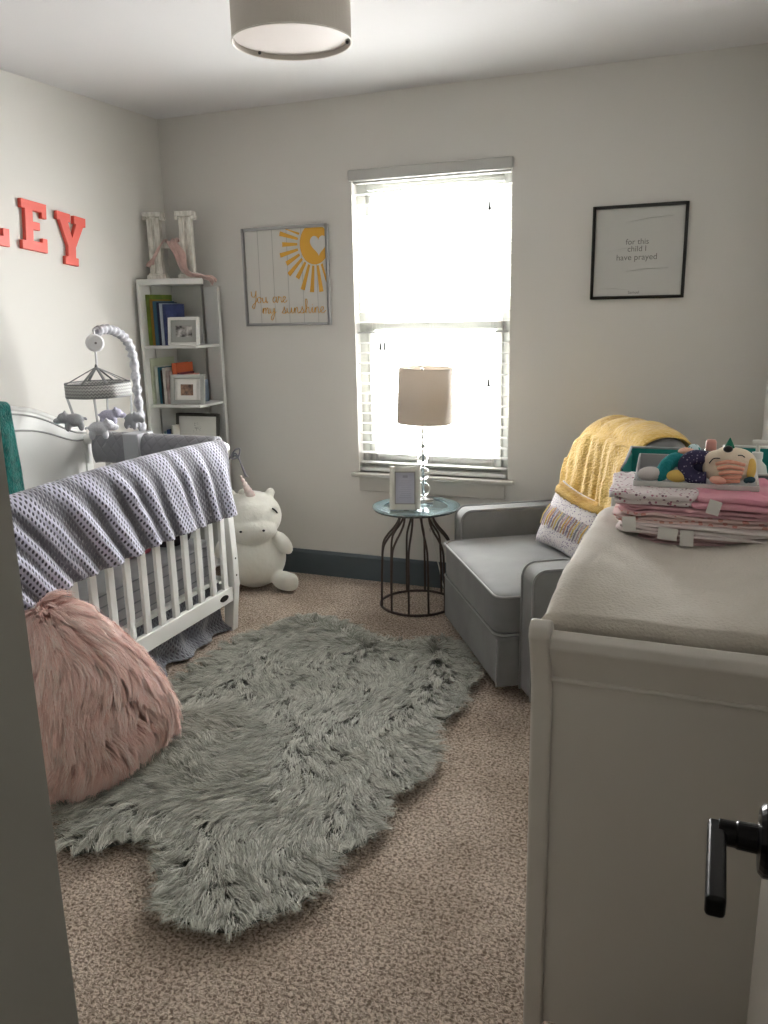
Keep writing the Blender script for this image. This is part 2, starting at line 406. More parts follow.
# ------------------------------------------------------------------ fur
def fur(name, centers, normals, flows, per, spread, length, width, m, parent=None, lift=.5, seed=1, tonevar=.25, droop=0.):
    rs = np.random.RandomState(seed)
    c = np.repeat(centers, per, 0); N = np.repeat(normals, per, 0); D = np.repeat(flows, per, 0)
    n = len(c); S = np.cross(N, D); S /= (np.linalg.norm(S, axis=1)[:, None] + 1e-9)
    a = rs.normal(0, spread, (n, 1)); b = rs.normal(0, spread, (n, 1))
    root = c + S * a + D * b
    cl = np.repeat(rs.uniform(.75, 1.2, (len(centers), 1)), per, 0)
    L = length * cl * rs.uniform(.8, 1.15, (n, 1))
    own = root + D * L * .85 + N * L * lift * rs.uniform(.4, 1.1, (n, 1)) + S * L * rs.normal(0, .18, (n, 1))
    clt = c + D * length * cl * .95 + N * length * lift * .75
    k = rs.uniform(.45, .85, (n, 1)); tip = own * (1 - k) + clt * k
    tip[:, 2] -= droop * L[:, 0]
    tip[:, 2] = np.maximum(tip[:, 2], .006)
    ctrl = root + N * L * (.35 + lift * .5) + D * L * .25 + S * L * rs.normal(0, .08, (n, 1))
    side = S + D * rs.normal(0, .35, (n, 1)) + N * rs.normal(0, .35, (n, 1)); side /= np.linalg.norm(side, axis=1)[:, None]
    T = [0, .3, .6, .85]; W = [1, 1, .8, .45]
    V = np.zeros((n, 9, 3))
    for i, (t, w) in enumerate(zip(T, W)):
        p = root * (1 - t) ** 2 + ctrl * 2 * t * (1 - t) + tip * t * t
        V[:, 2 * i] = p - side * width * w / 2; V[:, 2 * i + 1] = p + side * width * w / 2
    V[:, 8] = tip
    tt = np.array([0, 0, .3, .3, .6, .6, .85, .85, 1.])
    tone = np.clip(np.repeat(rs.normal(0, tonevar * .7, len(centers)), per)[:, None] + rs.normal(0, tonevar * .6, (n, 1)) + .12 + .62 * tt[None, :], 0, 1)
    base = np.arange(n)[:, None] * 9
    quads = np.stack([base + np.array([2 * i, 2 * i + 1, 2 * i + 3, 2 * i + 2]) for i in range(3)], 1).reshape(n, -1)
    tri = base + np.array([6, 7, 8])
    loops = np.concatenate([quads, tri], 1).ravel().astype(np.int32)
    tot = np.tile(np.array([4, 4, 4, 3]), n).astype(np.int32); st = np.concatenate([[0], np.cumsum(tot)[:-1]]).astype(np.int32)
    me = bpy.data.meshes.new(name); me.vertices.add(n * 9); me.vertices.foreach_set('co', V.reshape(-1).astype(np.float32))
    me.loops.add(len(loops)); me.loops.foreach_set('vertex_index', loops)
    me.polygons.add(len(tot)); me.polygons.foreach_set('loop_start', st); me.polygons.foreach_set('loop_total', tot)
    me.polygons.foreach_set('use_smooth', np.ones(len(tot), bool))
    at = me.attributes.new('tone', 'FLOAT', 'POINT'); at.data.foreach_set('value', tone.reshape(-1).astype(np.float32))
    me.update(); me.validate(); me.materials.append(m)
    o = bpy.data.objects.new(name, me); C.objects.link(o)
    if parent: o.parent = parent
    return o

# rug
out = [(-1.662, 1.553), (-1.556, 1.458), (-1.474, 1.52), (-1.383, 1.585), (-1.279, 1.472), (-1.192, 1.377), (-1.08, 1.349), (-0.965, 1.372), (-0.905, 1.453), (-0.856, 1.514), (-0.822, 1.602), (-0.828, 1.724), (-0.77, 1.868), (-0.804, 2.034), (-0.76, 2.123), (-0.746, 2.299), (-0.81, 2.462), (-0.773, 2.653), (-0.786, 2.793), (-0.794, 2.949), (-0.913, 3.178), (-1.075, 3.261), (-1.223, 3.151), (-1.396, 3.224), (-1.588, 3.315), (-1.792, 3.3), (-1.876, 3.084), (-1.95, 2.919), (-1.95, 2.6), (-1.94, 2.3), (-1.9, 1.95), (-1.8, 1.7)]
sm_out = [(p.x, p.y) for p in catmull([(a, b, 0) for a, b in out], 4, True)]
n_ = len(sm_out); ins = []
for i in range(n_):
    a = Vector(sm_out[i - 2]); b = Vector(sm_out[(i + 2) % n_]); t = (b - a).normalized(); nn = Vector((-t.y, t.x))
    p = Vector(sm_out[i]) + nn * (-.045 if 0 else .045); ins.append((p.x, p.y))
def area(P): return sum(P[i - 1][0] * P[i][1] - P[i][0] * P[i - 1][1] for i in range(len(P))) / 2
if area(ins) > area(sm_out):
    ins = []
    for i in range(n_):
        a = Vector(sm_out[i - 2]); b = Vector(sm_out[(i + 2) % n_]); t = (b - a).normalized(); nn = Vector((t.y, -t.x))
        p = Vector(sm_out[i]) + nn * .045; ins.append((p.x, p.y))
def inside(x, y, P):
    c = False; j = len(P) - 1
    for i in range(len(P)):
        if (P[i][1] > y) != (P[j][1] > y) and x < (P[j][0] - P[i][0]) * (y - P[i][1]) / (P[j][1] - P[i][1]) + P[i][0]: c = not c
        j = i
    return c
RUGF = mat_fur('rug_pile', (106, 106, 96), (168, 169, 157), (216, 216, 206))
rug = empty('fur_rug', (-1.35, 2.3, 0), label='large grey-green faux fur rug with an irregular hide outline on the carpet', cat='rug')
rb = obj('rug_backing', MB().prism(ins, .002, .014, 'z'), mat('rug_base', (88, 91, 82), .9), rug); rb.location = (1.35, -2.3, 0)
cs = []; fl = []
spine = [Vector((-1.1, 1.5)), Vector((-1.2, 2.0)), Vector((-1.35, 2.5)), Vector((-1.4, 3.0))]
arr = np.array(ins)
rr = random.Random(3)
while len(cs) < 7600:
    x = rr.uniform(-2.0, -.7); y = rr.uniform(1.3, 3.35)
    if not inside(x, y, ins): continue
    # outward direction near the edge, loosely combed elsewhere
    d2 = (arr[:, 0] - x) ** 2 + (arr[:, 1] - y) ** 2; i = int(d2.argmin()); dist = math.sqrt(d2[i])
    e = Vector((arr[i, 0] - x, arr[i, 1] - y)); e = e.normalized() if e.length > 1e-4 else Vector((0, -1))
    a = 2.6 * nz(x * 2.3, y * 2.3, 3.1) + .9 * nz(x * 9, y * 9, 8.)
    g = Vector((.45 * (x + 1.35), -.8 + .3 * nz(x * 1.4, y * 1.4))).normalized(); g = Vector((g.x * math.cos(a) - g.y * math.sin(a), g.x * math.sin(a) + g.y * math.cos(a)))
    w = max(0., 1 - dist / .16); d = (e * w * 1.4 + g * (1 - w * .7)).normalized()
    cs.append((x, y, .012)); fl.append((d.x, d.y, 0))
cs = np.array(cs); fl = np.array(fl)
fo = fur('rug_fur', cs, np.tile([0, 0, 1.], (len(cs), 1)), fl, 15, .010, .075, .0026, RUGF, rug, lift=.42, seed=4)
fo.location = (1.35, -2.3, 0)

# pink furry cushion leaning on the crib
pc = empty('fur_pillow', (-1.80, 1.925, 0), label='big blush pink shaggy fur pillow leaning against the front of the crib', cat='pillow')
pout = [(1.70, .10), (1.655, .26), (1.70, .42), (1.79, .525), (1.88, .570), (1.955, .515), (2.05, .41), (2.14, .28), (2.20, .15), (2.19, .055), (2.12, .035), (1.95, .03), (1.80, .035)]
pcat = catmull([(0, a, b) for a, b in pout], 5, True); pc0 = Vector((0, 1.96, .24))
def pil_pt(u, v):
    # u around, v from front pole to back pole
    k = u * len(pcat); i = int(k) % len(pcat); f = k - int(k)
    e = pcat[i].lerp(pcat[(i + 1) % len(pcat)], f) - pc0
    th = PI * v; s = math.sin(th) ** .75; x = math.cos(th) * (.165 if v < .5 else .09)
    p = pc0 + e * s
    return Vector((x + .02 + (.0 if 1 else 0) - .08 * p.z / .57, p.y - 1.97, p.z))
pm = MB().grid(60, 30, pil_pt, cu=True)
obj('cushion', pm, mat('pink_base', (230, 184, 174), .9), pc, smooth=True)
pcs = []; pns = []; pfs = []
while len(pcs) < 3200:
    u = rr.random(); v = math.acos(1 - 2 * rr.random() * .62) / PI
    p = pil_pt(u, v); a = pil_pt((u + .01) % 1, v) - p; b = pil_pt(u, min(v + .01, 1)) - p; n = a.cross(b)
    if n.length < 1e-9: continue
    n.normalize()
    if n.dot(p - Vector((0, -.01, .24))) < 0: n = -n
    d = Vector((.15 * nz(p.y * 6, p.z * 6), 1.1 * nz(p.y * 7, p.z * 7, 2.) + .8 * (p.y) , -.75))
    d += Vector((.35 * max(0., (p.z - .4) / .15) + .35 * nz(p.x * 25, p.y * 25, p.z * 25), .5 * nz(p.y * 22, p.z * 22, 7.), .3 * nz(p.z * 22, p.y * 22, 9.)))
    d = (d - n * d.dot(n)).normalized()
    pcs.append(p); pns.append(n); pfs.append(d)
PINKF = mat_fur('pink_fur', (226, 176, 164), (250, 214, 204), (255, 240, 232))
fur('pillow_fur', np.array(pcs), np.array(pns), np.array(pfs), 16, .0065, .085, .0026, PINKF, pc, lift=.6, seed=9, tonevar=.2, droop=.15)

# ------------------------------------------------------------------ crib
crib = empty('baby_crib', (-2.4, 2.43, 0), label='white slatted sleigh crib along the left wall with an arched back panel', cat='crib')
ox, oy = -2.4, 2.43
CY0, CY1 = 1.745, 3.115     # ends
def L(mb):  # to crib local
    mb.v = [(x - ox, y - oy, z) for x, y, z in mb.v]; return mb
legp = [(-2.065, 0), (-2.022, 0), (-2.012, .10), (-1.998, .22), (-1.997, .34), (-2.008, .55), (-2.02, .75), (-2.012, .84), (-2.02, .866), (-2.06, .868), (-2.07, .84), (-2.062, .6), (-2.055, .3), (-2.062, .12)]
for y in (CY0, CY1 - .045):
    obj('leg', L(MB().prism(legp, y, y + .045, 'y')), WHITE, crib, bev=.004)
for y in (CY0, CY1 - .045):
    obj('leg', L(MB().box(-2.82, -2.775, y, y + .045, 0, .875)), WHITE, crib, bev=.004)
obj('front_bottom_rail', L(MB().box(-2.035, -2.008, CY0 + .045, CY1 - .045, .152, .222)), WHITE, crib, bev=.004)
tr = MB(); pts = [(-2.035, CY0 - .01 + (CY1 - CY0 + .02) * t, .852 + .02 * math.sin(PI * t)) for t in [i / 16 for i in range(17)]]
tr.tube(pts, .026, 12, flat=.9)
obj('top_rail', L(tr), WHITE, crib, smooth=True)
for k in range(14):
    y = 3.03 - .0925 * k
    obj('slat', L(MB().box(-2.03, -2.014, y - .017, y + .017, .215, .86)), WHITE, crib, bev=.003)
for yy in (CY0 + .012, CY1 - .034):
    obj('end_bottom_rail', L(MB().box(-2.775, -2.055, yy, yy + .022, .152, .222)), WHITE, crib, bev=.003)
    prof = [(-2.815, .855), (-2.74, .872), (-2.6, .868), (-2.4, .858), (-2.2, .852), (-2.02, .862)]
    obj('end_top_rail', L(MB().tube(catmull([(a, yy + .011, b) for a, b in prof], 5), .024, 12)), WHITE, crib, smooth=True)
    for k in range(7):
        x = -2.135 - .088 * k
        obj('end_slat', L(MB().box(x - .016, x + .016, yy + .003, yy + .019, .215, .86)), WHITE, crib, bev=.003)
# arched back panel
def arch(y): 
    t = min(1, abs(y - 2.43) / .66)
    K = [(0, 1.078), (.25, 1.070), (.37, 1.062), (.60, 1.026), (.74, .978), (.91, .925), (1.01, .912)]
    for (a, za), (b, zb_) in zip(K, K[1:]):
        if t <= b: f = (t - a) / (b - a); return za + (zb_ - za) * f
    return .912
ys = [CY0 + .02 + (CY1 - CY0 - .04) * i / 40 for i in range(41)]
_ar = [arch(y) for y in ys]
_sm = [sum(_ar[max(0, i - 2):i + 3]) / len(_ar[max(0, i - 2):i + 3]) for i in range(41)]
_arch0 = arch
def arch(y):
    k = (y - ys[0]) / (ys[-1] - ys[0]) * 40; i = min(39, max(0, int(k))); f = min(1., max(0., k - i)); return _sm[i] * (1 - f) + _sm[i + 1] * f
poly = [(CY0 + .02, .16)] + [(CY1 - .02, .16)] + [(y, arch(y)) for y in reversed(ys)]
obj('back_panel', L(MB().prism(poly, -2.812, -2.782, 'x')), WHITE, crib, bev=.006)
obj('panel_cap', L(MB().tube([(-2.797, y, arch(y)) for y in ys], .018, 10, flat=.8)), WHITE, crib, smooth=True)
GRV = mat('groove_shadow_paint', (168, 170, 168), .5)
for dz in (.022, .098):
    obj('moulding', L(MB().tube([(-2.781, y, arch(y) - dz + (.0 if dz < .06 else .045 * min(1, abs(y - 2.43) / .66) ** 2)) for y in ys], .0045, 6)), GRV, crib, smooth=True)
obj('badge', L(MB().lathe([(.032, 0), (.032, .003), (.026, .004), (0, .004)], (-2.008, 2.995, .187), 24, M=Matrix.Diagonal((1, 1, .0)) if 0 else Matrix(((0, 0, 1), (1, 0, 0), (0, .42, 0))))), BLACK, crib, label='black oval badge')
BOLT = mat('bolt_steel', (70, 70, 72), .3, metal=.8)
for zz in (.27, .35, .62):
    obj('bolt', L(MB().lathe([(.005, 0), (.005, .002), (0, .002)], (-1.9985 if zz < .4 else -2.011, 3.092, zz), 10, M=RY(PI / 2))), BOLT, crib)
# mattress
SHEET = mat('grey_sheet', (176, 177, 180), .85, bump=.15, bscale=30, rgb2=(166, 167, 171), vscale=10)
def mat_side(u, v):
    # rounded box ring, pleated sides
    a = 2 * PI * u; c, s = math.cos(a), math.sin(a); e = .12
    x = -2.415 + .345 * math.copysign(abs(c) ** e, c); y = 2.43 + .625 * math.copysign(abs(s) ** e, s)
    z = .27 + .17 * v
    bul = .006 * math.sin(PI * v) + .004 * nz(y * 14, x * 14, z * 3)
    return Vector((x + math.copysign(bul, c), y + math.copysign(bul, s), z))
mm = MB().grid(220, 10, mat_side, cu=True)
o_ = 0
top = len(mm.v); mm.f.append(tuple(range(9 * 220, 10 * 220))); mm.f.append(tuple(range(219, -1, -1)))
mt = empty('crib_mattress', (ox, oy, .27), label='thick crib mattress in a light grey fitted sheet inside the white crib', cat='mattress')
mo = obj('mattress', mm, SHEET, mt, bev=.012, seg=3); mo.location = (-ox, -oy, -.27)
pf = MB()
for zz in (.30, .345, .39, .43):
    pf.tube([mat_side(i / 160, (zz - .27) / .17) + Vector((0, 0, .006 * nz(i * .21, zz * 9))) for i in range(160)], .0028, 6, closed=True)
po = obj('piping', pf, mat('sheet_piping', (138, 140, 145), .8), mt, smooth=True); po.location = (-ox, -oy, -.27)
obj('mattress_support', L(MB().box(-2.77, -2.06, 1.80, 3.07, .245, .265)), WHITE, crib)

# things lying in the crib
def blob_cloth(name, c, r, m, label, cat, seed=0, squash=.5):
    mb = MB().ball((0, 0, 0), r, nu=40, nv=20, e=.8)
    v = []
    for p in mb.v:
        q = Vector(p); d = q.normalized() if q.length else Vector((0, 0, 1))
        q += d * .022 * nz(q.x * 14 + seed, q.y * 14, q.z * 22); 
        if q.z < -r[2] * .8: q.z = -r[2] * .8
        v.append((q.x, q.y, q.z + r[2] * .8))
    mb.v = v
    return tag(obj(name, mb, m, smooth=True, loc=c), label, cat)
blob_cloth('bunched_blanket', (-2.25, 2.93, .443), (.12, .09, .12), mat('dark_plum', (58, 46, 50), .9, rgb2=(30, 28, 34), vscale=20), 'dark bunched blanket in the far end of the crib behind the slats', 'blanket', 3)
blob_cloth('folded_cloth', (-2.3, 2.74, .443), (.07, .09, .018), mat('red_pink', (206, 110, 124), .9), 'small crimson pink cloth lying on the crib mattress', 'cloth', 6)

# crib skirt
SKIRT = mat_minky('skirt_minky', (96, 98, 108), (140, 143, 152), (104, 106, 116), .022)
def skirt(u, v):
    y = 2.2 + .87 * u; z = .245 - .235 * v
    x = -2.10 + .03 * v + .022 * v * math.sin(y * 33 + 2 * nz(y * 5)) + .03 * nz(y * 7, v * 2)
    if v > .85: x += (v - .85) * .28; z = max(z, .012 + .012 * (nz(y * 12) + .5))
    return Vector((x, y, max(z, .01)))
sk = cloth('bed_skirt', 120, 26, skirt, SKIRT, uvfn=lambda a, b: (a * .95, b * .25), nap_or_shade_fn=lambda a, b: .55 + .45 * nz(a * 20, b * 3))
tag(sk, 'grey patterned skirt fabric hanging to the carpet under the crib', 'bed skirt')

# dotted blanket on front rail
MINK = mat_minky('minky', (70, 70, 84), (196, 196, 216), (108, 108, 118), .0215)
path = [(-2.078, .62), (-2.074, .72), (-2.072, .82), (-2.066, .865), (-2.05, .887), (-2.03, .893), (-2.012, .887), (-1.998, .868), (-1.99, .82), (-1.984, .74), (-1.976, .65), (-1.966, .562)]
pl = [0]
for i in range(1, len(path)): pl.append(pl[-1] + math.dist(path[i], path[i - 1]))
def onpath(t):
    s = t * pl[-1]
    for i in range(1, len(path)):
        if s <= pl[i] or i == len(path) - 1:
            f = (s - pl[i - 1]) / (pl[i] - pl[i - 1]); return Vector((path[i - 1][0] * (1 - f) + path[i][0] * f, path[i - 1][1] * (1 - f) + path[i][1] * f)), s
def foldf(y, d):
    """fold profile: d = how far below the rail"""
    s = y * 1.0 - d * .75 * (1.25 - (y - 1.76) / 1.2)
    return .5 * math.sin(s * 47 + 4.5 * nz(s * 3.)) + 1.0 * nz(s * 17, d * 1.2, 5.)
def bl_pt(u, v):
    y0 = 1.70 + 1.375 * u
    (p, s) = onpath(v); x, z = p
    d = max(0., .893 - z) if x > -2.04 else 0.
    di = max(0., .893 - z) if x < -2.04 else 0.
    z += .018 * math.sin(PI * (y0 - 1.745) / 1.37)
    k = min(1., d / .12)
    x += k * (.017 + .017 * foldf(y0, d)) - .004 * di
    z += max(0., (u - .965) / .035) ** 2 * .03 * max(0., d / .33)
    if d > .02: z += .010 * nz(y0 * 9, 3.) * (d / .3) + .012 * (u - .5) * (d / .33)
    y = y0 + .006 * nz(y0 * 12, z * 9)
    if u > .97: x -= (u - .97) * .5 * k
    return Vector((x, y, z))
def nap_or_shade(u, v):  # fold shade and sheen put into the colour: valleys darker, ridges paler
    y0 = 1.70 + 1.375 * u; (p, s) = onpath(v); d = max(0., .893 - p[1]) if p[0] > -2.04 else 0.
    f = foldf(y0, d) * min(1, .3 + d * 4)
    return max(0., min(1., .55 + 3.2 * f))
bk = cloth('minky_blanket', 420, 70, bl_pt, MINK, uvfn=lambda a, b: (a * 1.43, b * pl[-1]), nap_or_shade_fn=nap_or_shade, solid=.006)
tag(bk, 'grey and lavender dotted minky blanket draped over the front crib rail', 'blanket')
# quilted rail cover on the far end
QU = mat_quilt('quilted_grey', (146, 146, 152), .06, .88)
def bump_pt(u, v):
    x = -2.755 + .70 * u; a = -.35 * PI + (1.7 * PI) * v
    rz_ = .055 + .03 * (1 - u) ** 1.5 ; rx_ = .042
    cz = .862 - .05 * (1 - u) ** 1.5 + .006 * nz(x * 9)
    if u < .02 or u > .98: rz_ *= .93; rx_ *= .9
    return Vector((x, 3.092 - rx_ * math.cos(a - PI / 2 + .0), cz - .012 + rz_ * math.sin(a - PI / 2) * -1))
bc = cloth('rail_cover', 60, 30, lambda u, v: (lambda x, a, rz_, cz: Vector((x, 3.092 + .042 * math.cos(a), cz + rz_ * math.sin(a))))(-2.715 + .665 * u, -.30 * PI + 1.6 * PI * v - .0, .052 + .026 * (1 - u) ** 1.2, .850 - .022 * (1 - u) + .004 * nz(u * 9)), QU,
           uvfn=lambda a, b: (a * .7, b * .3), solid=.012)
tag(bc, 'grey quilted padded cover wrapped over the far end rail of the crib', 'rail cover')
tie = MB()
for k, dx in ((0, .0), (1, .012)):
    tie.tube(catmull([(-2.02, 3.13, .80), (-2.0, 3.15, .815 + .01 * k), (-1.985, 3.16, .79), (-1.975 + dx, 3.165, .75 - .02 * k), (-1.965 + dx, 3.17, .715)], 6), .004, 6)
tie.tube(catmull([(-2.02, 3.13, .80), (-1.995, 3.14, .84), (-1.975, 3.15, .845), (-1.985, 3.15, .81), (-2.01, 3.135, .80)], 6), .004, 6)
obj('tie', tie, mat('tie_grey', (120, 120, 128), .9), bc, smooth=True)
# teal blanket on back panel
TEAL = mat('teal_knit', (26, 136, 128), .9, bump=1., bscale=110, rgb2=(14, 104, 100), vscale=40, sheen=.3)
def teal_pt(u, v):
    y = 2.22 + .425 * u
    tz = arch(y) + .024
    if v < .18: z = tz - .02 - .30 * (.18 - v) / .18; x = -2.824
    elif v < .3:
        a = PI * (v - .18) / .12; x = -2.797 - .027 * math.cos(a); z = tz - .02 + .022 * math.sin(a)
    else:
        z = tz - .02 - .42 * (v - .3) / .7; x = -2.770 + .02 * (v - .3)
        x += (.006 + .008 * math.sin(y * 40 + 1.5 * nz(y * 6)) + .006 * nz(y * 20, z * 8)) * min(1, (v - .3) * 4) + .012 * abs(math.sin(z * 60)) ** 6 * .0
    return Vector((x, y + (.02 * (v - .3) if v > .3 else 0), z))
tb = cloth('knit_blanket', 60, 70, teal_pt, TEAL, solid=.010)
tag(tb, 'teal green knitted blanket hung over the top of the crib back panel', 'blanket')

# ------------------------------------------------------------------ mobile
mx_, my_ = -2.48, 2.86
mob = empty('crib_mobile', (mx_, 3.10, .76), label='grey and white baby mobile with plush animals clamped to the crib', cat='mobile')
def Lm(mb): mb.v = [(x - mx_, y - 3.10, z - .76) for x, y, z in mb.v]; return mb
FAB = mat('mobile_fabric', (222, 222, 228), .85, rgb2=(168, 170, 178), vscale=45)
MPL = mat('mobile_plastic', (226, 226, 228), .4)
ap = catmull([(mx_, 3.13, .85), (mx_, 3.125, .95), (mx_, 3.115, 1.10), (mx_, 3.11, 1.24), (mx_, 3.08, 1.32), (mx_, 3.02, 1.362), (mx_, 2.95, 1.380), (mx_, 2.885, 1.372)], 12)
obj('arm', Lm(MB().tube(ap, [.0185 + .0045 * math.sin(i * 1.35) + .003 * nz(i * .9) for i in range(len(ap))], 14)), FAB, mob, smooth=True)
obj('clamp', Lm(MB().box(mx_ - .040, mx_ + .045, 3.030, 3.150, .755, .912)), mat('clamp_grey', (190, 192, 197), .4), mob, bev=.006, seg=3)
obj('clamp_stem', Lm(MB().tube([(mx_, 3.13, .80), (mx_, 3.13, .90)], .012, 12)), MPL, mob, smooth=True)
dM = Matrix(((0, 0, 1), (1, 0, 0), (0, 1, 0)))
vM = RZ(-.72) @ dM
motor = obj('music_box', Lm(MB().lathe([(0, -.022), (.03, -.022), (.037, -.014), (.037, .014), (.03, .022), (0, .022)], (mx_, 2.868, 1.325), 26, M=vM)), MPL, mob, smooth=False, bev=.002)
obj('speaker_dot', Lm(MB().lathe([(.005, .0225), (0, .0235)], (mx_, 2.868, 1.325), 10, M=vM)), TAS, motor)
obj('hook', Lm(MB().tube(catmull([(mx_, 2.89, 1.385), (mx_, 2.868, 1.38), (mx_, 2.868, 1.36), (mx_, 2.866, 1.27), (mx_, 2.864, 1.228)], 5), .005, 8)), MPL, mob, smooth=True)
obj('knot', Lm(MB().ball((mx_, my_, 1.225), (.006, .006, .012))), TAS, mob, smooth=True)
RIB = mat('grey_ribbon', (138, 140, 140), .7); RIBW = mat('white_ribbon', (224, 224, 226), .6)
RR_ = .134
def ring(z0, z1, r):
    mb = MB(); n = 8 * 8; vs = []; 
    # octagonal-ish ring like the stiff fabric band
    for z in (z0, z1):
        for i in range(n):
            a = 2 * PI * i / n; k = 1 / (math.cos(((a + PI / 8) % (PI / 4)) - PI / 8)); rr2 = r * (.5 + .5 * min(k, 1.08))
            vs.append((mx_ + rr2 * math.cos(a), my_ + rr2 * math.sin(a), z))
    mb.add(vs, [(i, (i + 1) % n, n + (i + 1) % n, n + i) for i in range(n)]); return mb
def mat_chevron():
    m = bpy.data.materials.new('chevron_band'); m.use_nodes = True; nt = m.node_tree; b = nt.nodes['Principled BSDF']; b.inputs['Roughness'].default_value = .85
    tc = nt.nodes.new('ShaderNodeTexCoord'); sp = nt.nodes.new('ShaderNodeSeparateXYZ'); nt.links.new(tc.outputs['Object'], sp.inputs[0])
    an = mnode(nt, 'ARCTAN2', mnode(nt, 'SUBTRACT', sp.outputs[1], my_ - 3.10), sp.outputs[0])
    zig = mnode(nt, 'PINGPONG', mnode(nt, 'MULTIPLY', an, .15), .008)
    st = mnode(nt, 'FRACT', mnode(nt, 'MULTIPLY', mnode(nt, 'ADD', sp.outputs[2], zig), 75.))
    mx = nt.nodes.new('ShaderNodeMix'); mx.data_type = 'RGBA'; mx.inputs[6].default_value = lin((150, 151, 150)); mx.inputs[7].default_value = lin((206, 206, 204))
    nt.links.new(mnode(nt, 'GREATER_THAN', st, .5), mx.inputs[0]); nt.links.new(mx.outputs[2], b.inputs['Base Color'])
    return m
bandm = mat_chevron()
band = obj('canopy_band', Lm(ring(1.103, 1.158, RR_)), bandm, mob, smooth=True, solid=.004)
for zz in (1.103, 1.158):
    obj('band_edge', Lm(MB().tube([(p[0], p[1], zz) for p in ring(zz, zz, RR_).v[:64]], .0028, 6, closed=True)), RIB, mob, smooth=True)
cam_dir = Vector((.65, -.76, 0)); rt = Vector((.76, .65, 0))
for k in range(8):
    a = 2 * PI * k / 8 + .2
    obj('canopy_ribbon', Lm(MB().tube([(mx_, my_, 1.225), (mx_ + RR_ * math.cos(a), my_ + RR_ * math.sin(a), 1.158)], .0065, 6, flat=.25)), RIB, mob)
def plush_quad(nm, c, ang, m, scale=1., label=None, trunk=False):
    s = scale; mb = MB()
    mb.ball((0, 0, .036 * s), (.036 * s, .025 * s, .026 * s))
    mb.ball((.036 * s, 0, .046 * s), (.024 * s, .021 * s, .021 * s))
    mb.ball((.058 * s, 0, .036 * s), (.018 * s, .011 * s, .012 * s))
    for sx in (-1, 1):
        for sy in (-1, 1):
            mb.ball((sx * .024 * s, sy * .011 * s, .013 * s), (.012 * s, .011 * s, .019 * s))
    for sy in (-1, 1): mb.ball((.032 * s, sy * .013 * s, .062 * s), (.007 * s, .005 * s, .012 * s))
    mb.tube([(-.034 * s, 0, .04 * s), (-.042 * s, 0, .042 * s), (-.047 * s, 0, .034 * s)], .005 * s, 8)
    R = RZ(ang)
    mb.v = [tuple(R @ Vector(p) + Vector(c)) for p in mb.v]
    return obj(nm, Lm(mb), m, mob, remesh=.0035, sm=4, label=label)
GP = mat('plush_grey', (184, 186, 192), .95, bump=.3, bscale=150); GL = mat('plush_lavender', (204, 202, 224), .95, bump=.3, bscale=150); GW = mat('plush_pale', (214, 216, 224), .95, bump=.3, bscale=150)
animals = [(-.85, .1, .965, PI + .7, GP, 'grey plush animal', 1.12), (-.12, .8, .935, .75, GW, 'pale plush animal', 1.12), (.22, -.8, .965, .6, GL, 'lavender plush animal', 1.05), (.98, .0, .955, -.2, GP, None, 1.05)]
for a, b, zz, ang, m_, lb, sc in animals:
    p = Vector((mx_, my_, 0)) + rt * (a * .130) + cam_dir * (b * .13)
    pr = Vector((p.x - mx_, p.y - my_, 0)); pr.normalize(); q = Vector((mx_, my_, 0)) + pr * (RR_ * .985)
    plush_quad('plush_animal', (p.x, p.y, zz), ang, m_, sc, lb)
    obj('hanging_ribbon', Lm(MB().tube([(q.x, q.y, 1.11), (p.x, p.y, zz + .05 * sc)], .0075, 6, flat=.15)), RIB if a != 1 else RIBW, mob)

# ------------------------------------------------------------------ corner shelf
SHELFM = mat('shelf_white', (222, 223, 220), .45)
SHB = mat('shelf_panel_white', (205, 206, 202), .5)
sh = empty('corner_shelf', (-2.7, 3.82, 0), label='tall narrow white corner shelf with five open tiers in the back left corner', cat='shelf')
def Ls(mb): mb.v = [(x + 2.7, y - 3.82, z) for x, y, z in mb.v]; return mb
sx0, sy1 = XL + .02, YB - .02
def shpoly(kx, ky, e=0.): return [(sx0, sy1), (sx0, 3.655), (kx, ky), (-2.545, sy1 - .1), (-2.545, sy1)]
obj('left_panel', Ls(MB().box(sx0, sx0 + .012, 3.65, 3.74, .0, 1.59)), SHELFM, sh, bev=.002)
obj('left_back_panel', Ls(MB().box(sx0, sx0 + .008, 3.76, sy1, .0, 1.59)), SHB, sh)
obj('right_panel', Ls(MB().box(-2.635, -2.54, sy1 - .012, sy1, 0, 1.575)), SHELFM, sh, bev=.002)
obj('right_back_panel', Ls(MB().box(sx0 + .01, -2.655, sy1 - .008, sy1, 0, 1.59)), SHB, sh)
obj('post', Ls(MB().box(sx0, sx0 + .018, 3.645, 3.665, 0, 1.59)), SHELFM, sh, bev=.002)
obj('post', Ls(MB().box(-2.553, -2.537, sy1 - .03, sy1 - .012, 0, 1.575)), SHELFM, sh, bev=.002)
SZ = [1.275, .965, .665, .365, .07]
obj('top_shelf', Ls(MB().prism([(sx0, sy1), (sx0, 3.65), (-2.60, 3.69), (-2.512, 3.75), (-2.64, sy1)], 1.585, 1.615, 'z')), SHELFM, sh, bev=.003)
for zz in SZ: obj('shelf', Ls(MB().prism(shpoly(-2.545, 3.70), zz - .014, zz, 'z')), SHELFM, sh, bev=.002)

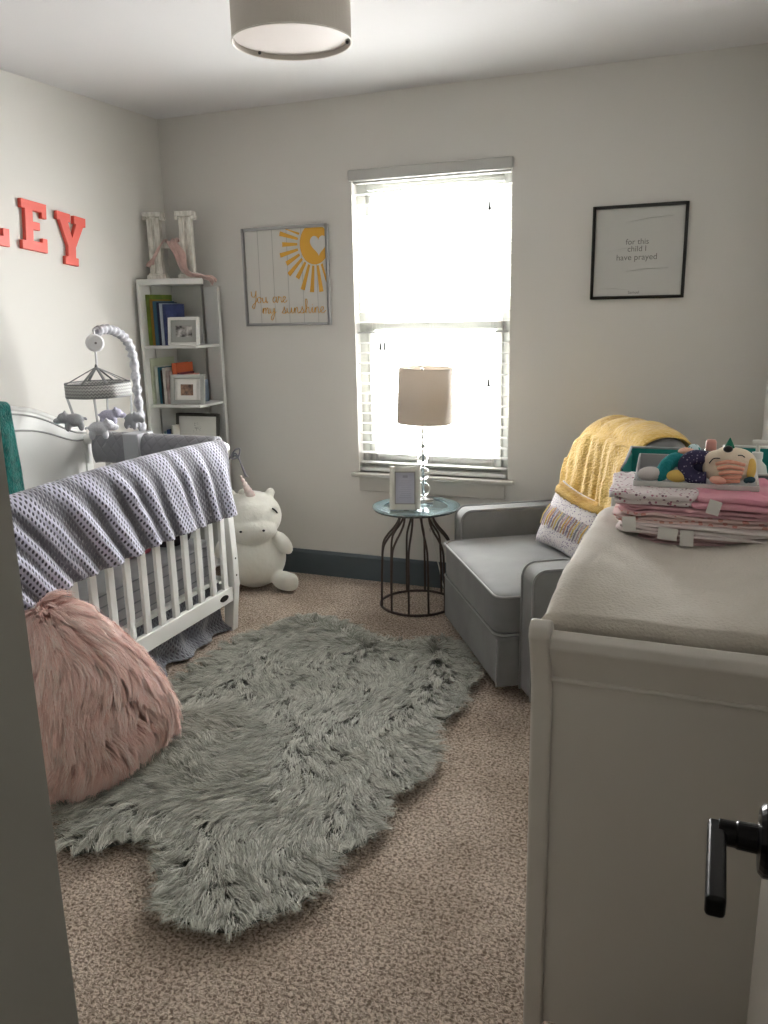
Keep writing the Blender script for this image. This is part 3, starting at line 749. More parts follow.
def book(x, th, h, zb, rgb, label, y0=3.70, dep=.16, lean=0., pages=True, rgb2=None, group=None):
    nm = 'book'
    b = empty(nm, (x, y0, zb), lean, label=label, cat='book', group=group)
    cm = mat('book_%02x%02x%02x' % rgb, rgb, .5, rgb2=rgb2, vscale=18)
    mb = MB().box(0, .002, 0, dep, 0, h).box(th - .002, th, 0, dep, 0, h).box(0, th, 0, .002, 0, h)
    obj('cover', mb, cm, b)
    obj('pages', MB().box(.002, th - .002, .002, dep - .003, .003, h - .003), mat('paper', (226, 221, 205), .9), b)
    return b
z1, z2, z3 = SZ[0] + .001, SZ[1] + .001, SZ[2] + .001
x = -2.838
book(x, .022, .262, z1, (96, 122, 40), 'tall moss green book standing leftmost on the top book tier', dep=.20, rgb2=(124, 146, 52)); x += .024
book(x, .016, .238, z1, (156, 118, 44), 'ochre brown book between the green and blue books on the upper tier'); x += .018
book(x, .022, .228, z1, (52, 96, 118), 'steel blue book in the middle of the upper shelf row'); x += .024
book(x, .014, .222, z1, (24, 34, 66), 'narrow midnight blue book beside the steel blue one'); x += .016
book(x, .018, .216, z1, (170, 180, 190), 'pale grey blue book just behind the white photo frame'); x += .020
book(x, .016, .212, z1, (32, 44, 92), 'navy blue picture book with pale specks, rightmost on the upper tier', dep=.17, rgb2=(60, 72, 120))
x = -2.828
book(x, .020, .20, z2, (214, 216, 208), 'white book on the second tier between the pale green folder and the teal book', y0=3.71)
x += .022; book(x, .014, .195, z2, (50, 108, 126), 'thin teal book on the second tier next to the white one', y0=3.71)
x += .016; book(x, .010, .18, z2, (40, 34, 34), 'thin black book on the second tier', y0=3.71)
x += .012; book(x, .020, .192, z2, (220, 214, 206), 'cream book with dark spine lettering on the second tier', y0=3.71, rgb2=(176, 170, 164))
x += .022; book(x, .018, .175, z2, (196, 186, 180), 'greyish beige book left of the tall orange one', y0=3.71, rgb2=(150, 120, 116))
x += .020; book(x, .030, .215, z2, (196, 92, 52), 'tall burnt orange book on the second tier', y0=3.74, dep=.15)
x += .032; book(x, .012, .165, z2, (110, 44, 62), 'narrow burgundy book right of the orange book', y0=3.74, dep=.14)
x += .014; book(x, .024, .155, z2, (206, 120, 110), 'salmon pink book behind the grey frame on the second tier', y0=3.76, dep=.13, rgb2=(226, 170, 160))
x += .050; book(x, .020, .12, z2, (112, 130, 150), 'low slate blue book at the right end of the second tier', y0=3.80, dep=.10)
x = -2.828
book(x + .03, .016, .15, z3, (140, 168, 170), 'pale aqua book on the third tier', y0=3.71)
book(x + .048, .022, .16, z3, (44, 74, 130), 'royal blue book on the third tier left of the dark frame', y0=3.71)
book(x + .072, .012, .165, z3, (58, 72, 62), 'thin dark green book on the third tier', y0=3.71)
book(x + .086, .012, .185, z3, (222, 222, 214), 'thin white book touching the dark picture frame', y0=3.70)
pgb = obj('pale_box', MB().box(-.005, .006, -.01, .20, 0, .242), mat('pale_green_card', (200, 208, 184), .7), bev=.002)
pgb.name = 'storage_folder'; pgb.location = (-2.838, 3.70, z2); tag(pgb, 'tall pale green folder at the left end of the second tier beside the white book', 'folder')

def mat_photo(name, a, b, sc=30.):
    return mat(name, a, .35, rgb2=b, vscale=sc, detail=2)
def frame(name, loc, rz, w, h, bw, fm, mattm, matw, picm, label, tilt=.12, cat='picture frame', depth=.014):
    """frame standing and leaning back; origin bottom centre"""
    e = empty(name, loc, rz, label=label, cat=cat)
    T = RX(-tilt)
    def q(mb): mb.v = [tuple(T @ Vector(p)) for p in mb.v]; return mb
    m4 = MB().box(-w / 2, -w / 2 + bw, -depth, 0, 0, h).box(w / 2 - bw, w / 2, -depth, 0, 0, h).box(-w / 2 + bw, w / 2 - bw, -depth, 0, 0, bw).box(-w / 2 + bw, w / 2 - bw, -depth, 0, h - bw, h)
    obj('frame', q(m4), fm, e, bev=.0015)
    obj('mat_board', q(MB().box(-w / 2 + bw * .9, w / 2 - bw * .9, -.006, -.003, bw * .9, h - bw * .9)), mattm, e)
    obj('photo', q(MB().box(-w / 2 + bw + matw, w / 2 - bw - matw, -.0075, -.0055, bw + matw, h - bw - matw)), picm, e)
    obj('backing', q(MB().box(-w / 2 + .004, w / 2 - .004, -.003, .004, .004, h - .004)), mat('frame_back', (90, 84, 78), .8), e)
    # easel strut
    obj('easel', MB().box(-.012, .012, 0.0, .004, 0, .01) if h < .05 else q(MB().prism([(.004, h * .55), (.004, h * .5), (h * .36, tilt * h * .36 + .001), (h * .38, tilt * h * .38 + .001)], -.012, .012, 'x')), MATS['frame_back'], e)
    return e
frame('photo_frame', (-2.618, 3.705, z1 + .001), .12, .178, .142, .014, mat('frame_white', (232, 232, 228), .4), mat('mat_grey', (158, 160, 156), .7), .028,
      mat_photo('photo_mono', (196, 194, 190), (66, 66, 66)), 'white framed black and white photo on the upper tier of the corner shelf')
pf2 = frame('photo_frame', (-2.635, 3.725, z2 + .001), .12, .20, .155, .022, mat('frame_grey', (176, 178, 174), .5), mat('mat_white', (232, 231, 226), .6), .0,
      mat('mat_white', (232, 231, 226), .6), 'grey framed small brown photo on the second tier of the corner shelf')
T_ = RX(-.12); mbp = MB().box(-.036, .036, -.017, -.0142, .046, .104); mbp.v = [tuple(T_ @ Vector(p)) for p in mbp.v]
for c_ in list(pf2.children):
    if c_.name.startswith('photo'): bpy.data.objects.remove(c_)
mb2 = MB().box(-.058, .058, -.0165, -.0140, .025, .125); mb2.v = [tuple(T_ @ Vector(p)) for p in mb2.v]
obj('photo_border', mb2, MATS['mat_white'], pf2); mbp.v = [(a, b - .001, c) for a, b, c in mbp.v]; obj('photo', mbp, mat_photo('photo_brown', (150, 116, 92), (70, 48, 40), 45), pf2)
pr = frame('art_print', (-2.62, 3.76, z3 + .001), .10, .26, .245, .016, mat('frame_dark', (66, 64, 58), .5), mat('print_paper', (206, 206, 200), .7), .004,
      mat('print_paper', (206, 206, 200), .7), 'dark framed botanical sketch leaning on the third tier behind the crib', cat='artwork')
INK = mat('ink_grey', (70, 74, 72), .8)
ink = MB(); rk = random.Random(5)
for k in range(26):
    a = rk.uniform(0, 2 * PI); r = rk.uniform(.0, .028); px_, pz_ = r * math.cos(a) - .01, .165 + r * math.sin(a) * 1.1
    b_ = rk.uniform(0, PI); l_ = .005
    ink.tube([(px_ - l_ * math.cos(b_), -.0085, pz_ - l_ * math.sin(b_)), (px_, -.0085, pz_), (px_ + l_ * math.cos(b_), -.0085, pz_ + l_ * math.sin(b_))], [.0004, .0017, .0004], 5, flat=.4)
ink.v = [tuple(T_ @ Vector(p)) for p in ink.v]; obj('sketch', ink, INK, pr)

# the letter H on the shelf
HW = mat('distressed_white', (242, 240, 232), .7, rgb2=(200, 196, 186), vscale=70, bump=.3, bscale=60, stretch=(1, 1, .25))
hH = .335
hm = MB()
def hbar(x):
    for k in (-1, 1): hm.box(x + k * .020 - .0135, x + k * .020 + .0135, -.022, .022, .03, hH - .03)
    hm.box(x - .030, x + .030, -.012, .012, .02, hH - .02)
    hm.box(x - .052, x + .052, -.028, .028, 0, .022); hm.box(x - .042, x + .042, -.025, .025, .022, .032)
    hm.box(x - .052, x + .052, -.028, .028, hH - .022, hH)
    hm.tube([(x - .046, -.024, hH - .03), (x - .046, .024, hH - .03)], .011, 10).tube([(x + .046, -.024, hH - .03), (x + .046, .024, hH - .03)], .011, 10)
hbar(-.085); hbar(.085); hm.box(-.06, .06, -.014, .014, .155, .185)
he = tag(obj('wooden_letter', hm, HW, bev=.003, loc=(-2.72, 3.80, 1.616), rot=(0, 0, .26)), 'white distressed wooden letter H standing on top of the corner shelf', 'letter')
SAT = mat('pink_satin', (224, 196, 188), .35, sheen=.3, rgb2=(192, 158, 150), vscale=15)
def ribbon(pts, w, name='ribbon'):
    P = catmull(pts, 10); mb = MB(); n = len(P)
    mb.grid(n, 7, lambda u, v: (lambda p, t: p + (t * (v - .5) * w * (1 + .25 * math.sin(u * 17))) + Vector((0, 0, .006 * math.sin(v * 9 + u * 12))))(P[min(n - 1, int(round(u * (n - 1))))], Vector((.75, .65 * math.sin(u * 5 + 1), .25)).normalized()))
    return mb
def RP(x, y, z):
    v = RZ(.26) @ Vector((x, y, z)); return (v.x - 2.72, v.y + 3.80, v.z + 1.616)
rbm = ribbon([RP(-.115, -.034, .065), RP(-.10, -.04, .09), RP(-.07, -.043, .13), RP(-.04, -.038, .175), RP(-.03, 0.0, .197), RP(-.03, .03, .17)], .034)
r2 = ribbon([RP(.0, .03, .16), RP(.0, 0, .197), RP(.01, -.036, .175), RP(.04, -.04, .13), RP(.065, -.045, .08), RP(.08, -.05, .03), RP(.11, -.05, .015), RP(.16, -.05, .01), RP(.21, -.04, .0), RP(.235, -.03, -.02)], .040)
r3 = ribbon([RP(.02, .03, .16), RP(.025, 0, .2), RP(.035, -.036, .18), RP(.07, -.045, .12), RP(.085, -.06, .05), RP(.12, -.062, .02), RP(.175, -.06, .012), RP(.22, -.055, -.01), RP(.225, -.055, -.035)], .034)
for m_ in (r2, r3): rbm.add(m_.v, m_.f)
tag(obj('satin_ribbon', rbm, SAT, smooth=True, solid=.002), 'dusty pink satin ribbon draped over the white letter H and trailing right', 'ribbon')

# ------------------------------------------------------------------ wall letters
def letter(name, poly, y0, y1, z0, z1, label, sk=0.):
    CR = mat('coral_red', (226, 92, 78), .45)
    P = [(y0 + (y1 - y0) * a, z0 + (z1 - z0) * b) for a, b in poly]
    cy, cz = (y0 + y1) / 2, (z0 + z1) / 2
    mb = MB().prism([(a - cy, b - cz) for a, b in P], 0, .02, 'x')
    return tag(obj(name, mb, CR, bev=.0015, seg=1, loc=(XL, cy, cz), rot=(sk, 0, 0)), label, 'letter')
E_ = [(0, 0), (1, 0), (1, .29), (.8, .29), (.8, .20), (.45, .20), (.45, .43), (.72, .43), (.72, .59), (.45, .59), (.45, .81), (.8, .81), (.8, .70), (1, .70), (1, 1), (0, 1), (0, .82), (.14, .82), (.14, .18), (0, .18)]
L_ = [(0, 0), (1, 0), (1, .34), (.78, .34), (.78, .19), (.45, .19), (.45, .82), (.6, .82), (.6, 1), (0, 1), (0, .82), (.14, .82), (.14, .18), (0, .18)]
Y_ = [(.27, 0), (.73, 0), (.73, .16), (.64, .16), (.64, .36), (.92, .82), (1, .82), (1, 1), (.58, 1), (.58, .84), (.66, .84), (.52, .55), (.38, .84), (.46, .84), (.46, 1), (0, 1), (0, .84), (.09, .84), (.37, .36), (.37, .16), (.27, .16)]
letter('wall_letter', L_, 2.69, 2.845, 1.735, 1.95, 'coral red slab letter L cut off at the left edge of the photo', -.09)
letter('wall_letter', E_, 2.915, 3.062, 1.72, 1.93, 'coral red slab letter E on the left wall', -.10)
letter('wall_letter', Y_, 3.12, 3.305, 1.668, 1.895, 'coral red slab letter Y nearest the corner on the left wall', -.12)

# ------------------------------------------------------------------ wall art
def wall_frame(name, x0, x1, z0, z1, bw, fm, pm, label, depth=.022):
    e = empty(name, ((x0 + x1) / 2, YB, z0), label=label, cat='wall art'); w = (x1 - x0) / 2; h = z1 - z0
    obj('frame', MB().box(-w, -w + bw, -depth, 0, 0, h).box(w - bw, w, -depth, 0, 0, h).box(-w + bw, w - bw, -depth, 0, 0, bw).box(-w + bw, w - bw, -depth, 0, h - bw, h), fm, e, bev=.0015)
    obj('panel', MB().box(-w + bw * .8, w - bw * .8, -.010, -.002, bw * .8, h - bw * .8), pm, e)
    return e
sg = wall_frame('sunshine_sign', -2.388, -1.887, 1.366, 1.862, .014, mat('silver_frame', (170, 171, 172), .4, metal=.2), mat('sign_board', (214, 213, 208), .7), 'silver framed sunshine sign with a yellow sun and heart left of the window')
GOLD = mat('sun_yellow', (226, 172, 66), .7); w = .2505; h = .496
gv = MB()
for a in (-.158, -.073, .012, .097, .18): gv.box(a - .0012, a + .0012, -.0108, -.0098, .012, h - .012)
obj('board_joint', gv, mat('joint_grey', (176, 176, 172), .8), sg)
sc_ = (.18, .395)  # sun centre x,z
cx_, cz_ = .172, .402
def clipx(p): return (min(p[0], w - .0145), min(p[1], h - .0145))
sd = [clipx((cx_ + .083 * math.cos(2 * PI * i / 64), cz_ + .100 * math.sin(2 * PI * i / 64))) for i in range(64)]
obj('sun_disc', MB().prism(sd, -.0125, -.0102, 'y'), GOLD, sg)
rays = MB()
for k in range(11):
    a = math.radians(150 + k * 14.2)
    if a > math.radians(292): break
    r0, r1 = .098, .185 + (.02 if k % 2 else 0)
    if k in (7, 8, 9): r1 = .22
    wd0, wd1 = .006, .0115
    c, s = math.cos(a), math.sin(a); kz = 1.08
    P = [(cx_ + r0 * c - wd0 * s, cz_ + kz * r0 * s + wd0 * c), (cx_ + r1 * c - wd1 * s, cz_ + kz * r1 * s + wd1 * c), (cx_ + r1 * c + wd1 * s, cz_ + kz * r1 * s - wd1 * c), (cx_ + r0 * c + wd0 * s, cz_ + kz * r0 * s - wd0 * c)]
    if max(p[0] for p in P) > w - .014 or max(p[1] for p in P) > h - .0145:
        P = [clipx(p) for p in P]
    rays.prism(P, -.0125, -.0102, 'y')
obj('sun_rays', rays, GOLD, sg)
hp = []
for i in range(48):
    t = 2 * PI * i / 48; hx = 16 * math.sin(t) ** 3; hz = 13 * math.cos(t) - 5 * math.cos(2 * t) - 2 * math.cos(3 * t) - math.cos(4 * t)
    hp.append(clipx((.196 + hx * .0030, .400 + hz * .0034)))
obj('heart', MB().prism(hp, -.0140, -.0124, 'y'), mat('sign_board', (214, 213, 208), .7), sg)
GL_ = {'Y': [[(0, 2.0), (.1, 1.2), (.5, 1.0), (.8, 1.4), (.95, 2.1)], [(.95, 2.1), (.85, .6), (.5, -.8), (.2, -.9), (.2, -.4), (1.0, .35), (1.1, .8)]],
 'o': [[(.5, 1), (.15, .85), (.05, .4), (.3, .0), (.65, .2), (.7, .65), (.5, 1), (.7, .8), (1.05, .8)]],
 'u': [[(0, .9), (.05, .3), (.3, 0), (.6, .3), (.7, .95), (.72, .3), (.85, 0), (1.05, .25)]],
 'a': [[(.7, .85), (.35, 1), (.05, .5), (.25, 0), (.6, .3), (.72, .95), (.72, .3), (.85, 0), (1.05, .25)]],
 'r': [[(0, .2), (.2, 1.05), (.3, .85), (.6, .9), (.6, .4), (.75, 0), (.95, .25)]],
 'e': [[(0, .2), (.45, .6), (.5, .95), (.25, 1), (.05, .5), (.25, 0), (.6, .1), (.85, .4)]],
 'm': [[(0, .2), (.15, .95), (.18, 0), (.2, .5), (.4, 1), (.52, .8), (.54, 0), (.57, .5), (.8, 1), (.92, .8), (.94, .2), (1.05, 0), (1.25, .25)]],
 'y': [[(0, .9), (.08, .3), (.3, .05), (.6, .4), (.7, .95), (.65, -.4), (.35, -1.1), (.15, -.8), (.4, -.2), (1.0, .3)]],
 's': [[(0, .1), (.35, .7), (.4, 1.15), (.45, .7), (.65, .35), (.45, 0), (.1, .08), (.5, .0), (.9, .25)]],
 'n': [[(0, .2), (.15, .95), (.18, 0), (.2, .5), (.45, 1), (.6, .8), (.62, .2), (.75, 0), (.95, .25)]],
 'h': [[(0, .2), (.35, 1.7), (.3, 2.3), (.12, 2.1), (.13, 0), (.16, .5), (.42, 1), (.58, .8), (.6, .2), (.75, 0), (.95, .25)]],
 'i': [[(0, .2), (.2, .95), (.2, .2), (.35, 0), (.55, .25)], [(.26, 1.35), (.22, 1.42)]]}
ADV = {'Y': 1.1, 'o': 1.0, 'u': 1.05, 'a': 1.0, 'r': .9, 'e': .85, 'm': 1.2, 'y': 1.0, 's': .85, 'n': .92, 'h': .92, 'i': .5, ' ': .9}
def script(text, x, z, sx, sz, r, y=-.012):
    mb = MB()
    for ch in text:
        if ch != ' ':
            for st in GL_[ch]:
                pts = catmull([(x + a * sx, y, z + b * sz) for a, b in st], 5)
                mb.tube(pts, r, 6, flat=.35)
        x += ADV[ch] * sx
    return mb
obj('lettering', script('You', -.213, .118, .0315, .030, .0034), GOLD, sg)
obj('lettering', script('are', -.213 + .0315 * 4.05, .118, .0315, .030, .0034), GOLD, sg)
obj('lettering', script('my', -.15, .062, .0375, .030, .0034), GOLD, sg)
obj('lettering', script('sunshine', -.15 + .0375 * 3.1, .062, .0375, .030, .0034), GOLD, sg)

pb = wall_frame('quote_print', -.580, -.178, 1.462, 1.860, .013, mat('frame_black', (42, 42, 38), .4), mat('quote_paper', (200, 200, 196), .6), 'square black framed quote print on white paper right of the window')
def text_mesh(body, size, x, z, parent, m, y=-.0105, align='CENTER', sp=1.):
    cu = bpy.data.curves.new('t', 'FONT'); cu.body = body; cu.size = size; cu.align_x = align; cu.extrude = .0002; cu.space_character = sp
    to = bpy.data.objects.new('t', cu); C.objects.link(to); bpy.context.view_layer.update()
    me = bpy.data.meshes.new_from_object(to.evaluated_get(bpy.context.evaluated_depsgraph_get()))
    bpy.data.objects.remove(to); me.materials.clear(); me.materials.append(m); me.name = 'lettering'
    o = bpy.data.objects.new('lettering', me); C.objects.link(o); o.parent = parent; o.location = (x, y, z); o.rotation_euler = (PI / 2, 0, 0)
    return o
QI = mat('quote_ink', (118, 118, 114), .8)
text_mesh('for this', .034, -.006, .232, pb, QI); text_mesh('child I', .034, -.006, .202, pb, QI); text_mesh('have prayed', .036, -.006, .166, pb, QI)
text_mesh('Samuel', .017, -.012, .022, pb, QI)
STK = mat('brush_grey', (174, 174, 170), .8)
br = MB()
for a, b, c, d, t in ((-.06, .325, .14, .345, .006), (-.14, .205, .03, .222, .004), (-.05, .118, .13, .128, .009), (-.17, .045, -.03, .038, .005)):
    br.tube([(a, -.0098, b), (a * .5 + c * .5, -.0098, (b + d) / 2 + .004), (c, -.0098, d)], [t * .3, t, t * .6], 8, flat=.1)
obj('brush_strokes', br, STK, pb)

# ------------------------------------------------------------------ ceiling light
cl = empty('ceiling_light', (-1.255, 2.43, ZC), label='large beige drum shade ceiling light with a white diffuser', cat='light')
cl.rotation_euler = (0, 0, 0)
SHD = mat('linen_shade', (206, 199, 190), .9, bump=.15, bscale=300)
R_ = .177; zb, zt = -.225, -.02
obj('drum_shade', MB().lathe([(R_, zb), (R_, zt), (R_ - .003, zt), (R_ - .003, zb)], seg=72, ring=True), SHD, cl, smooth=False)
obj('lower_rim', MB().tube([(R_ * math.cos(a), R_ * math.sin(a), zb) for a in [2 * PI * i / 72 for i in range(72)]], .003, 8, closed=True), mat('rim_white', (232, 228, 220), .5), cl, smooth=True)
obj('diffuser', MB().lathe([(R_ - .006, zb + .012), (R_ - .006, zb + .015), (0, zb + .015)], seg=64), mat('diffuser_acrylic', (232, 224, 220), .5), cl)
for k in range(3):
    a = k * 2 * PI / 3 + 2.7
    obj('thumb_screw', MB().ball(((R_ - .01) * math.cos(a), (R_ - .01) * math.sin(a), zb + .008), .005), BOLT, cl, smooth=True)
obj('canopy', MB().lathe([(.07, 0), (.07, -.02), (.02, -.028), (.01, -.03), (.01, -.2), (0, -.2)], seg=32), MATS['rim_white'], cl)

# ------------------------------------------------------------------ side table with lamp and frame
TX, TY, TZ = -1.335, 3.69, .507
st = empty('side_table', (TX, TY, 0), label='round wire side table with a mirrored top under the window', cat='table')
WIRE = mat('wire_bronze', (84, 74, 68), .4, metal=.6)
mir = mat('mirror_top', (176, 196, 200), .08, metal=.85)
obj('table_top', MB().lathe([(0, TZ - .012), (.205, TZ - .012), (.214, TZ - .004), (.214, TZ), (.205, TZ), (.155, TZ - .0025), (0, TZ - .0025)], seg=72), mir, st, label='bluish mirrored round top')
obj('top_inlay', MB().lathe([(.200, TZ - .001), (.200, TZ + .0008), (.156, TZ + .0008), (.156, TZ - .001)], seg=72, ring=True), mat('mirror_band', (128, 152, 158), .15, metal=.6), st)
obj('tray_rim', MB().lathe([(.10, TZ - .024), (.17, TZ - .022), (.207, TZ - .013), (.10, TZ - .013)], seg=60, ring=True), WIRE, st, smooth=False)
obj('floor_ring', MB().tube([(.183 * math.cos(a), .183 * math.sin(a), .007) for a in [2 * PI * i / 60 for i in range(60)]], .0065, 8, closed=True), WIRE, st, smooth=True)
for k in range(12):
    a = 2 * PI * k / 12 + .12
    prof = [(.183, .007), (.182, .10), (.178, .22), (.170, .31), (.145, .355), (.115, .39), (.092, .425), (.082, .46), (.08, TZ - .02)]
    obj('rod', MB().tube([(r * math.cos(a), r * math.sin(a), zz) for r, zz in [(p.x, p.z) for p in catmull([(q[0], 0, q[1]) for q in prof], 4)]], .0056, 8), WIRE, st, smooth=True)
lx, ly = -1.335, 3.795
lp = empty('table_lamp', (lx, ly, TZ), label='table lamp with a beige drum shade and stacked glass balls', cat='lamp')
obj('base', MB().lathe([(0, .001), (.052, .001), (.052, .010), (.048, .016), (.02, .02), (.012, .026), (0, .026)], seg=40), GLASS, lp, smooth=False, bev=.001)
zz = .026
for r in (.036, .033, .027, .021, .016, .012):
    obj('glass_ball', MB().ball((0, 0, zz + r), r, nu=32, nv=20), GLASS, lp, smooth=True); zz += 2 * r + .008
    obj('collar', MB().lathe([(.006, -.008), (.006, 0), (.003, 0)], (0, 0, zz), 16), mat('chrome', (200, 200, 200), .1, metal=1.), lp)
obj('stem', MB().tube([(0, 0, .02), (0, 0, .60)], .0042, 10), MATS['chrome'], lp, smooth=True)
TL = RY(.03)
LSH = mat('lamp_linen', (214, 206, 197), .9, bump=.2, bscale=250)
nt = LSH.node_tree; pb_ = nt.nodes['Principled BSDF']
tr_ = nt.nodes.new('ShaderNodeBsdfTranslucent'); tr_.inputs[0].default_value = lin((226, 214, 200)); mxs = nt.nodes.new('ShaderNodeMixShader'); mxs.inputs[0].default_value = .22
nt.links.new(pb_.outputs[0], mxs.inputs[1]); nt.links.new(tr_.outputs[0], mxs.inputs[2]); nt.links.new(mxs.outputs[0], nt.nodes['Material Output'].inputs[0])
obj('lamp_shade', MB().lathe([(.137, .395), (.131, .655), (.129, .655), (.135, .395)], seg=64, M=TL, ring=True), LSH, lp, smooth=True)
for zq, rq in ((.395, .136), (.655, .130)):
    obj('shade_trim', MB().tube([tuple(TL @ Vector((rq * math.cos(a), rq * math.sin(a), zq))) for a in [2 * PI * i / 48 for i in range(48)]], .0022, 6, closed=True), SHD, lp, smooth=True)
sp_ = MB()
for k in range(3):
    a = k * 2 * PI / 3; sp_.tube([tuple(TL @ Vector((.13 * math.cos(a), .13 * math.sin(a), .648))), (0, 0, .61)], .0015, 6)
obj('spider', sp_, MATS['chrome'], lp)
obj('finial', MB().lathe([(.003, .6), (.003, .635), (.008, .64), (.006, .652), (0, .658)], seg=12), MATS['chrome'], lp, smooth=True)

DOCM = mat('document_lilac', (188, 190, 204), .6)
tf = frame('photo_frame', (-1.358, 3.600, TZ + .001), .28, .148, .205, .027, mat('frame_cream', (222, 221, 212), .45), mat('mat_cream', (206, 206, 200), .6), .0,
           DOCM, 'upright white frame with a small printed card on the mirrored side table', tilt=.16, depth=.018)
T2 = RX(-.16)
lnm = MB()
for k in range(9): lnm.box(-.030 + .006 * (k % 3), .030 - .005 * (k % 2), -.0082, -.0076, .055 + k * .010, .0565 + k * .010)
lnm.box(-.012, .012, -.0082, -.0076, .150, .162); lnm.v = [tuple(T2 @ Vector(p)) for p in lnm.v]
obj('print_lines', lnm, mat('print_line_grey', (160, 162, 178), .7), tf)
ir = MB().box(-.049, -.045, -.020, -.014, .025, .18).box(.045, .049, -.020, -.014, .025, .18).box(-.045, .045, -.020, -.014, .025, .029).box(-.045, .045, -.020, -.014, .176, .18); ir.v = [tuple(T2 @ Vector(p)) for p in ir.v]
obj('inner_bead', ir, mat('bead_grey', (150, 150, 144), .5), tf)

# ------------------------------------------------------------------ unicorn plush
UW = mat('plush_white', (232, 231, 222), .95, bump=.4, bscale=30, sheen=.6)
UX, UY = -2.247, 3.665
ur = empty('stuffed_unicorn', (UX, UY, 0), math.radians(30), label='chubby white stuffed unicorn sitting on the carpet by the corner shelf', cat='stuffed toy')
ub = MB()   # local: -y is forward, +x is to the viewer's right
ub.ball((0, .01, .165), (.168, .15, .165), nu=32, nv=20)
ub.ball((0, -.01, .395), (.155, .135, .135), nu=32, nv=20)
ub.ball((0, -.085, .342), (.125, .085, .078), nu=28, nv=18)
ub.ball((0, 0, .27), (.125, .11, .10))
for s in (-1, 1):
    ub.ball((s * .15, -.10, .056), (.050, .085, .052), M=RZ(s * .75)).ball((s * .178, -.135, .058), (.046, .04, .048), e=.8)
    ub.ball((s * .155, -.07, .255), (.038, .038, .072), M=RY(-s * .55))
    ub.ball((s * .10, .0, .512), (.026, .016, .032), M=RY(s * .3))
ub.ball((0, .15, .08), (.04, .06, .04))
obj('body', ub, UW, ur, remesh=.007, sm=8)
hn = [(.005 - .050 * t, -.05 - .02 * t, .50 + .125 * t) for t in [i / 24 for i in range(25)]]
obj('horn', MB().tube(hn, [max(.003, .024 * (1 - i / 24) + .002 * math.sin(i * 1.7) + .004) for i in range(25)], 14), mat('horn_blush', (226, 214, 208), .6, rgb2=(216, 190, 186), vscale=30), ur, smooth=True, label='pearly horn')
mn = MB()
for k in range(14):
    mn.ball((-.03 + .03 * nz(k * .9), .03 + .009 * k - .06, .528 - .0022 * k * k * .3), (.028, .018, .02), nu=10, nv=8)
obj('mane', mn, mat('mane_white', (238, 236, 228), .95, bump=.8, bscale=200), ur, remesh=.006, sm=3)
for s in (-1, 1):
    obj('nostril', MB().ball((s * .058, -.162, .352), (.007, .006, .006)), BLACK, ur, smooth=True)
    obj('eye', MB().tube(catmull([(s * .108, -.100, .452), (s * .122, -.092, .438), (s * .132, -.084, .422)], 5), .0045, 8), BLACK, ur, smooth=True)

# ------------------------------------------------------------------ glider chair
ang = math.atan2(.538, .843)
ch = empty('armchair', (-.705, 2.82, 0), ang, label='grey velvet glider armchair with light piping in the back right corner', cat='armchair')
SW = .80
def rbox(x0, x1, y0, y1, z0, z1): return MB().box(x0, x1, y0, y1, z0, z1)
def cushion_grid(x0, x1, y0, y1, z0, z1, crown=.02, e=.28, n=40):
    mb = MB().ball((0, 0, 0), (1, 1, 1), nu=64, nv=32, e=e)
    cx, cy, cz = (x0 + x1) / 2, (y0 + y1) / 2, (z0 + z1) / 2; hx, hy, hz = (x1 - x0) / 2, (y1 - y0) / 2, (z1 - z0) / 2
    mb.v = [(cx + a * hx, cy + b * hy, cz + c * hz + (crown * (1 - a * a) * (1 - b * b) if c > 0 else 0)) for a, b, c in mb.v]
    return mb
obj('footrest', rbox(0.004, .10, .004, SW - .004, .035, .235), CHAIRM, ch, bev=.012, seg=4)
obj('base_frame', rbox(.10, .64, 0.0, SW, .05, .24), CHAIRM, ch, bev=.008)
ct = cushion_grid(-.004, .60, .002, SW - .002, .24, .405, .022, .16)
obj('seat_cushion', ct, CHAIRM, ch, smooth=True)
# arm profile in (x,z)
def armprof(x0=.09, x1=.66, z0=.03, z1=.53, r=.05):
    P = [(x0, z0), (x0, z1 - r)]
    P += [(x0 + r - r * math.cos(a), z1 - r + r * math.sin(a)) for a in [PI / 2 * i / 10 for i in range(1, 11)]]
    P += [(x1, z1), (x1, z0)]
    return P
for y0, y1 in ((-.122, -.002), (SW + .002, SW + .112)):
    ao = obj('arm', MB().prism(armprof(), y0, y1, 'y'), CHAIRM, ch, bev=.014, seg=4)
    for yy in (y0 + .004, y1 - .004):
        obj('arm_piping', MB().tube([(x - .0015 if i < 2 else x, yy, z + .001) for i, (x, z) in enumerate(armprof()[:-1])], .0042, 8), PIPE, ao, smooth=True)
def rrect(x0, x1, y0, y1, r, z, n=6, wob=0.):
    P = []
    for cx, cy, a0 in ((x0 + r, y0 + r, PI), (x1 - r, y0 + r, 1.5 * PI), (x1 - r, y1 - r, 0), (x0 + r, y1 - r, PI / 2)):
        for i in range(n + 1): a = a0 + PI / 2 * i / n; P.append((cx + r * math.cos(a), cy + r * math.sin(a), z))
    return P
obj('seat_piping', MB().tube(rrect(-.003, .58, .004, SW - .004, .045, .396), .0045, 8, closed=True), PIPE, ch, smooth=True)
obj('seat_piping', MB().tube(rrect(-.003, .58, .004, SW - .004, .045, .246), .004, 8, closed=True), PIPE, ch, smooth=True)
obj('footrest_piping', MB().tube([(.0, .008, .04), (.0, .008, .23)], .003, 8), PIPE, ch, smooth=True)
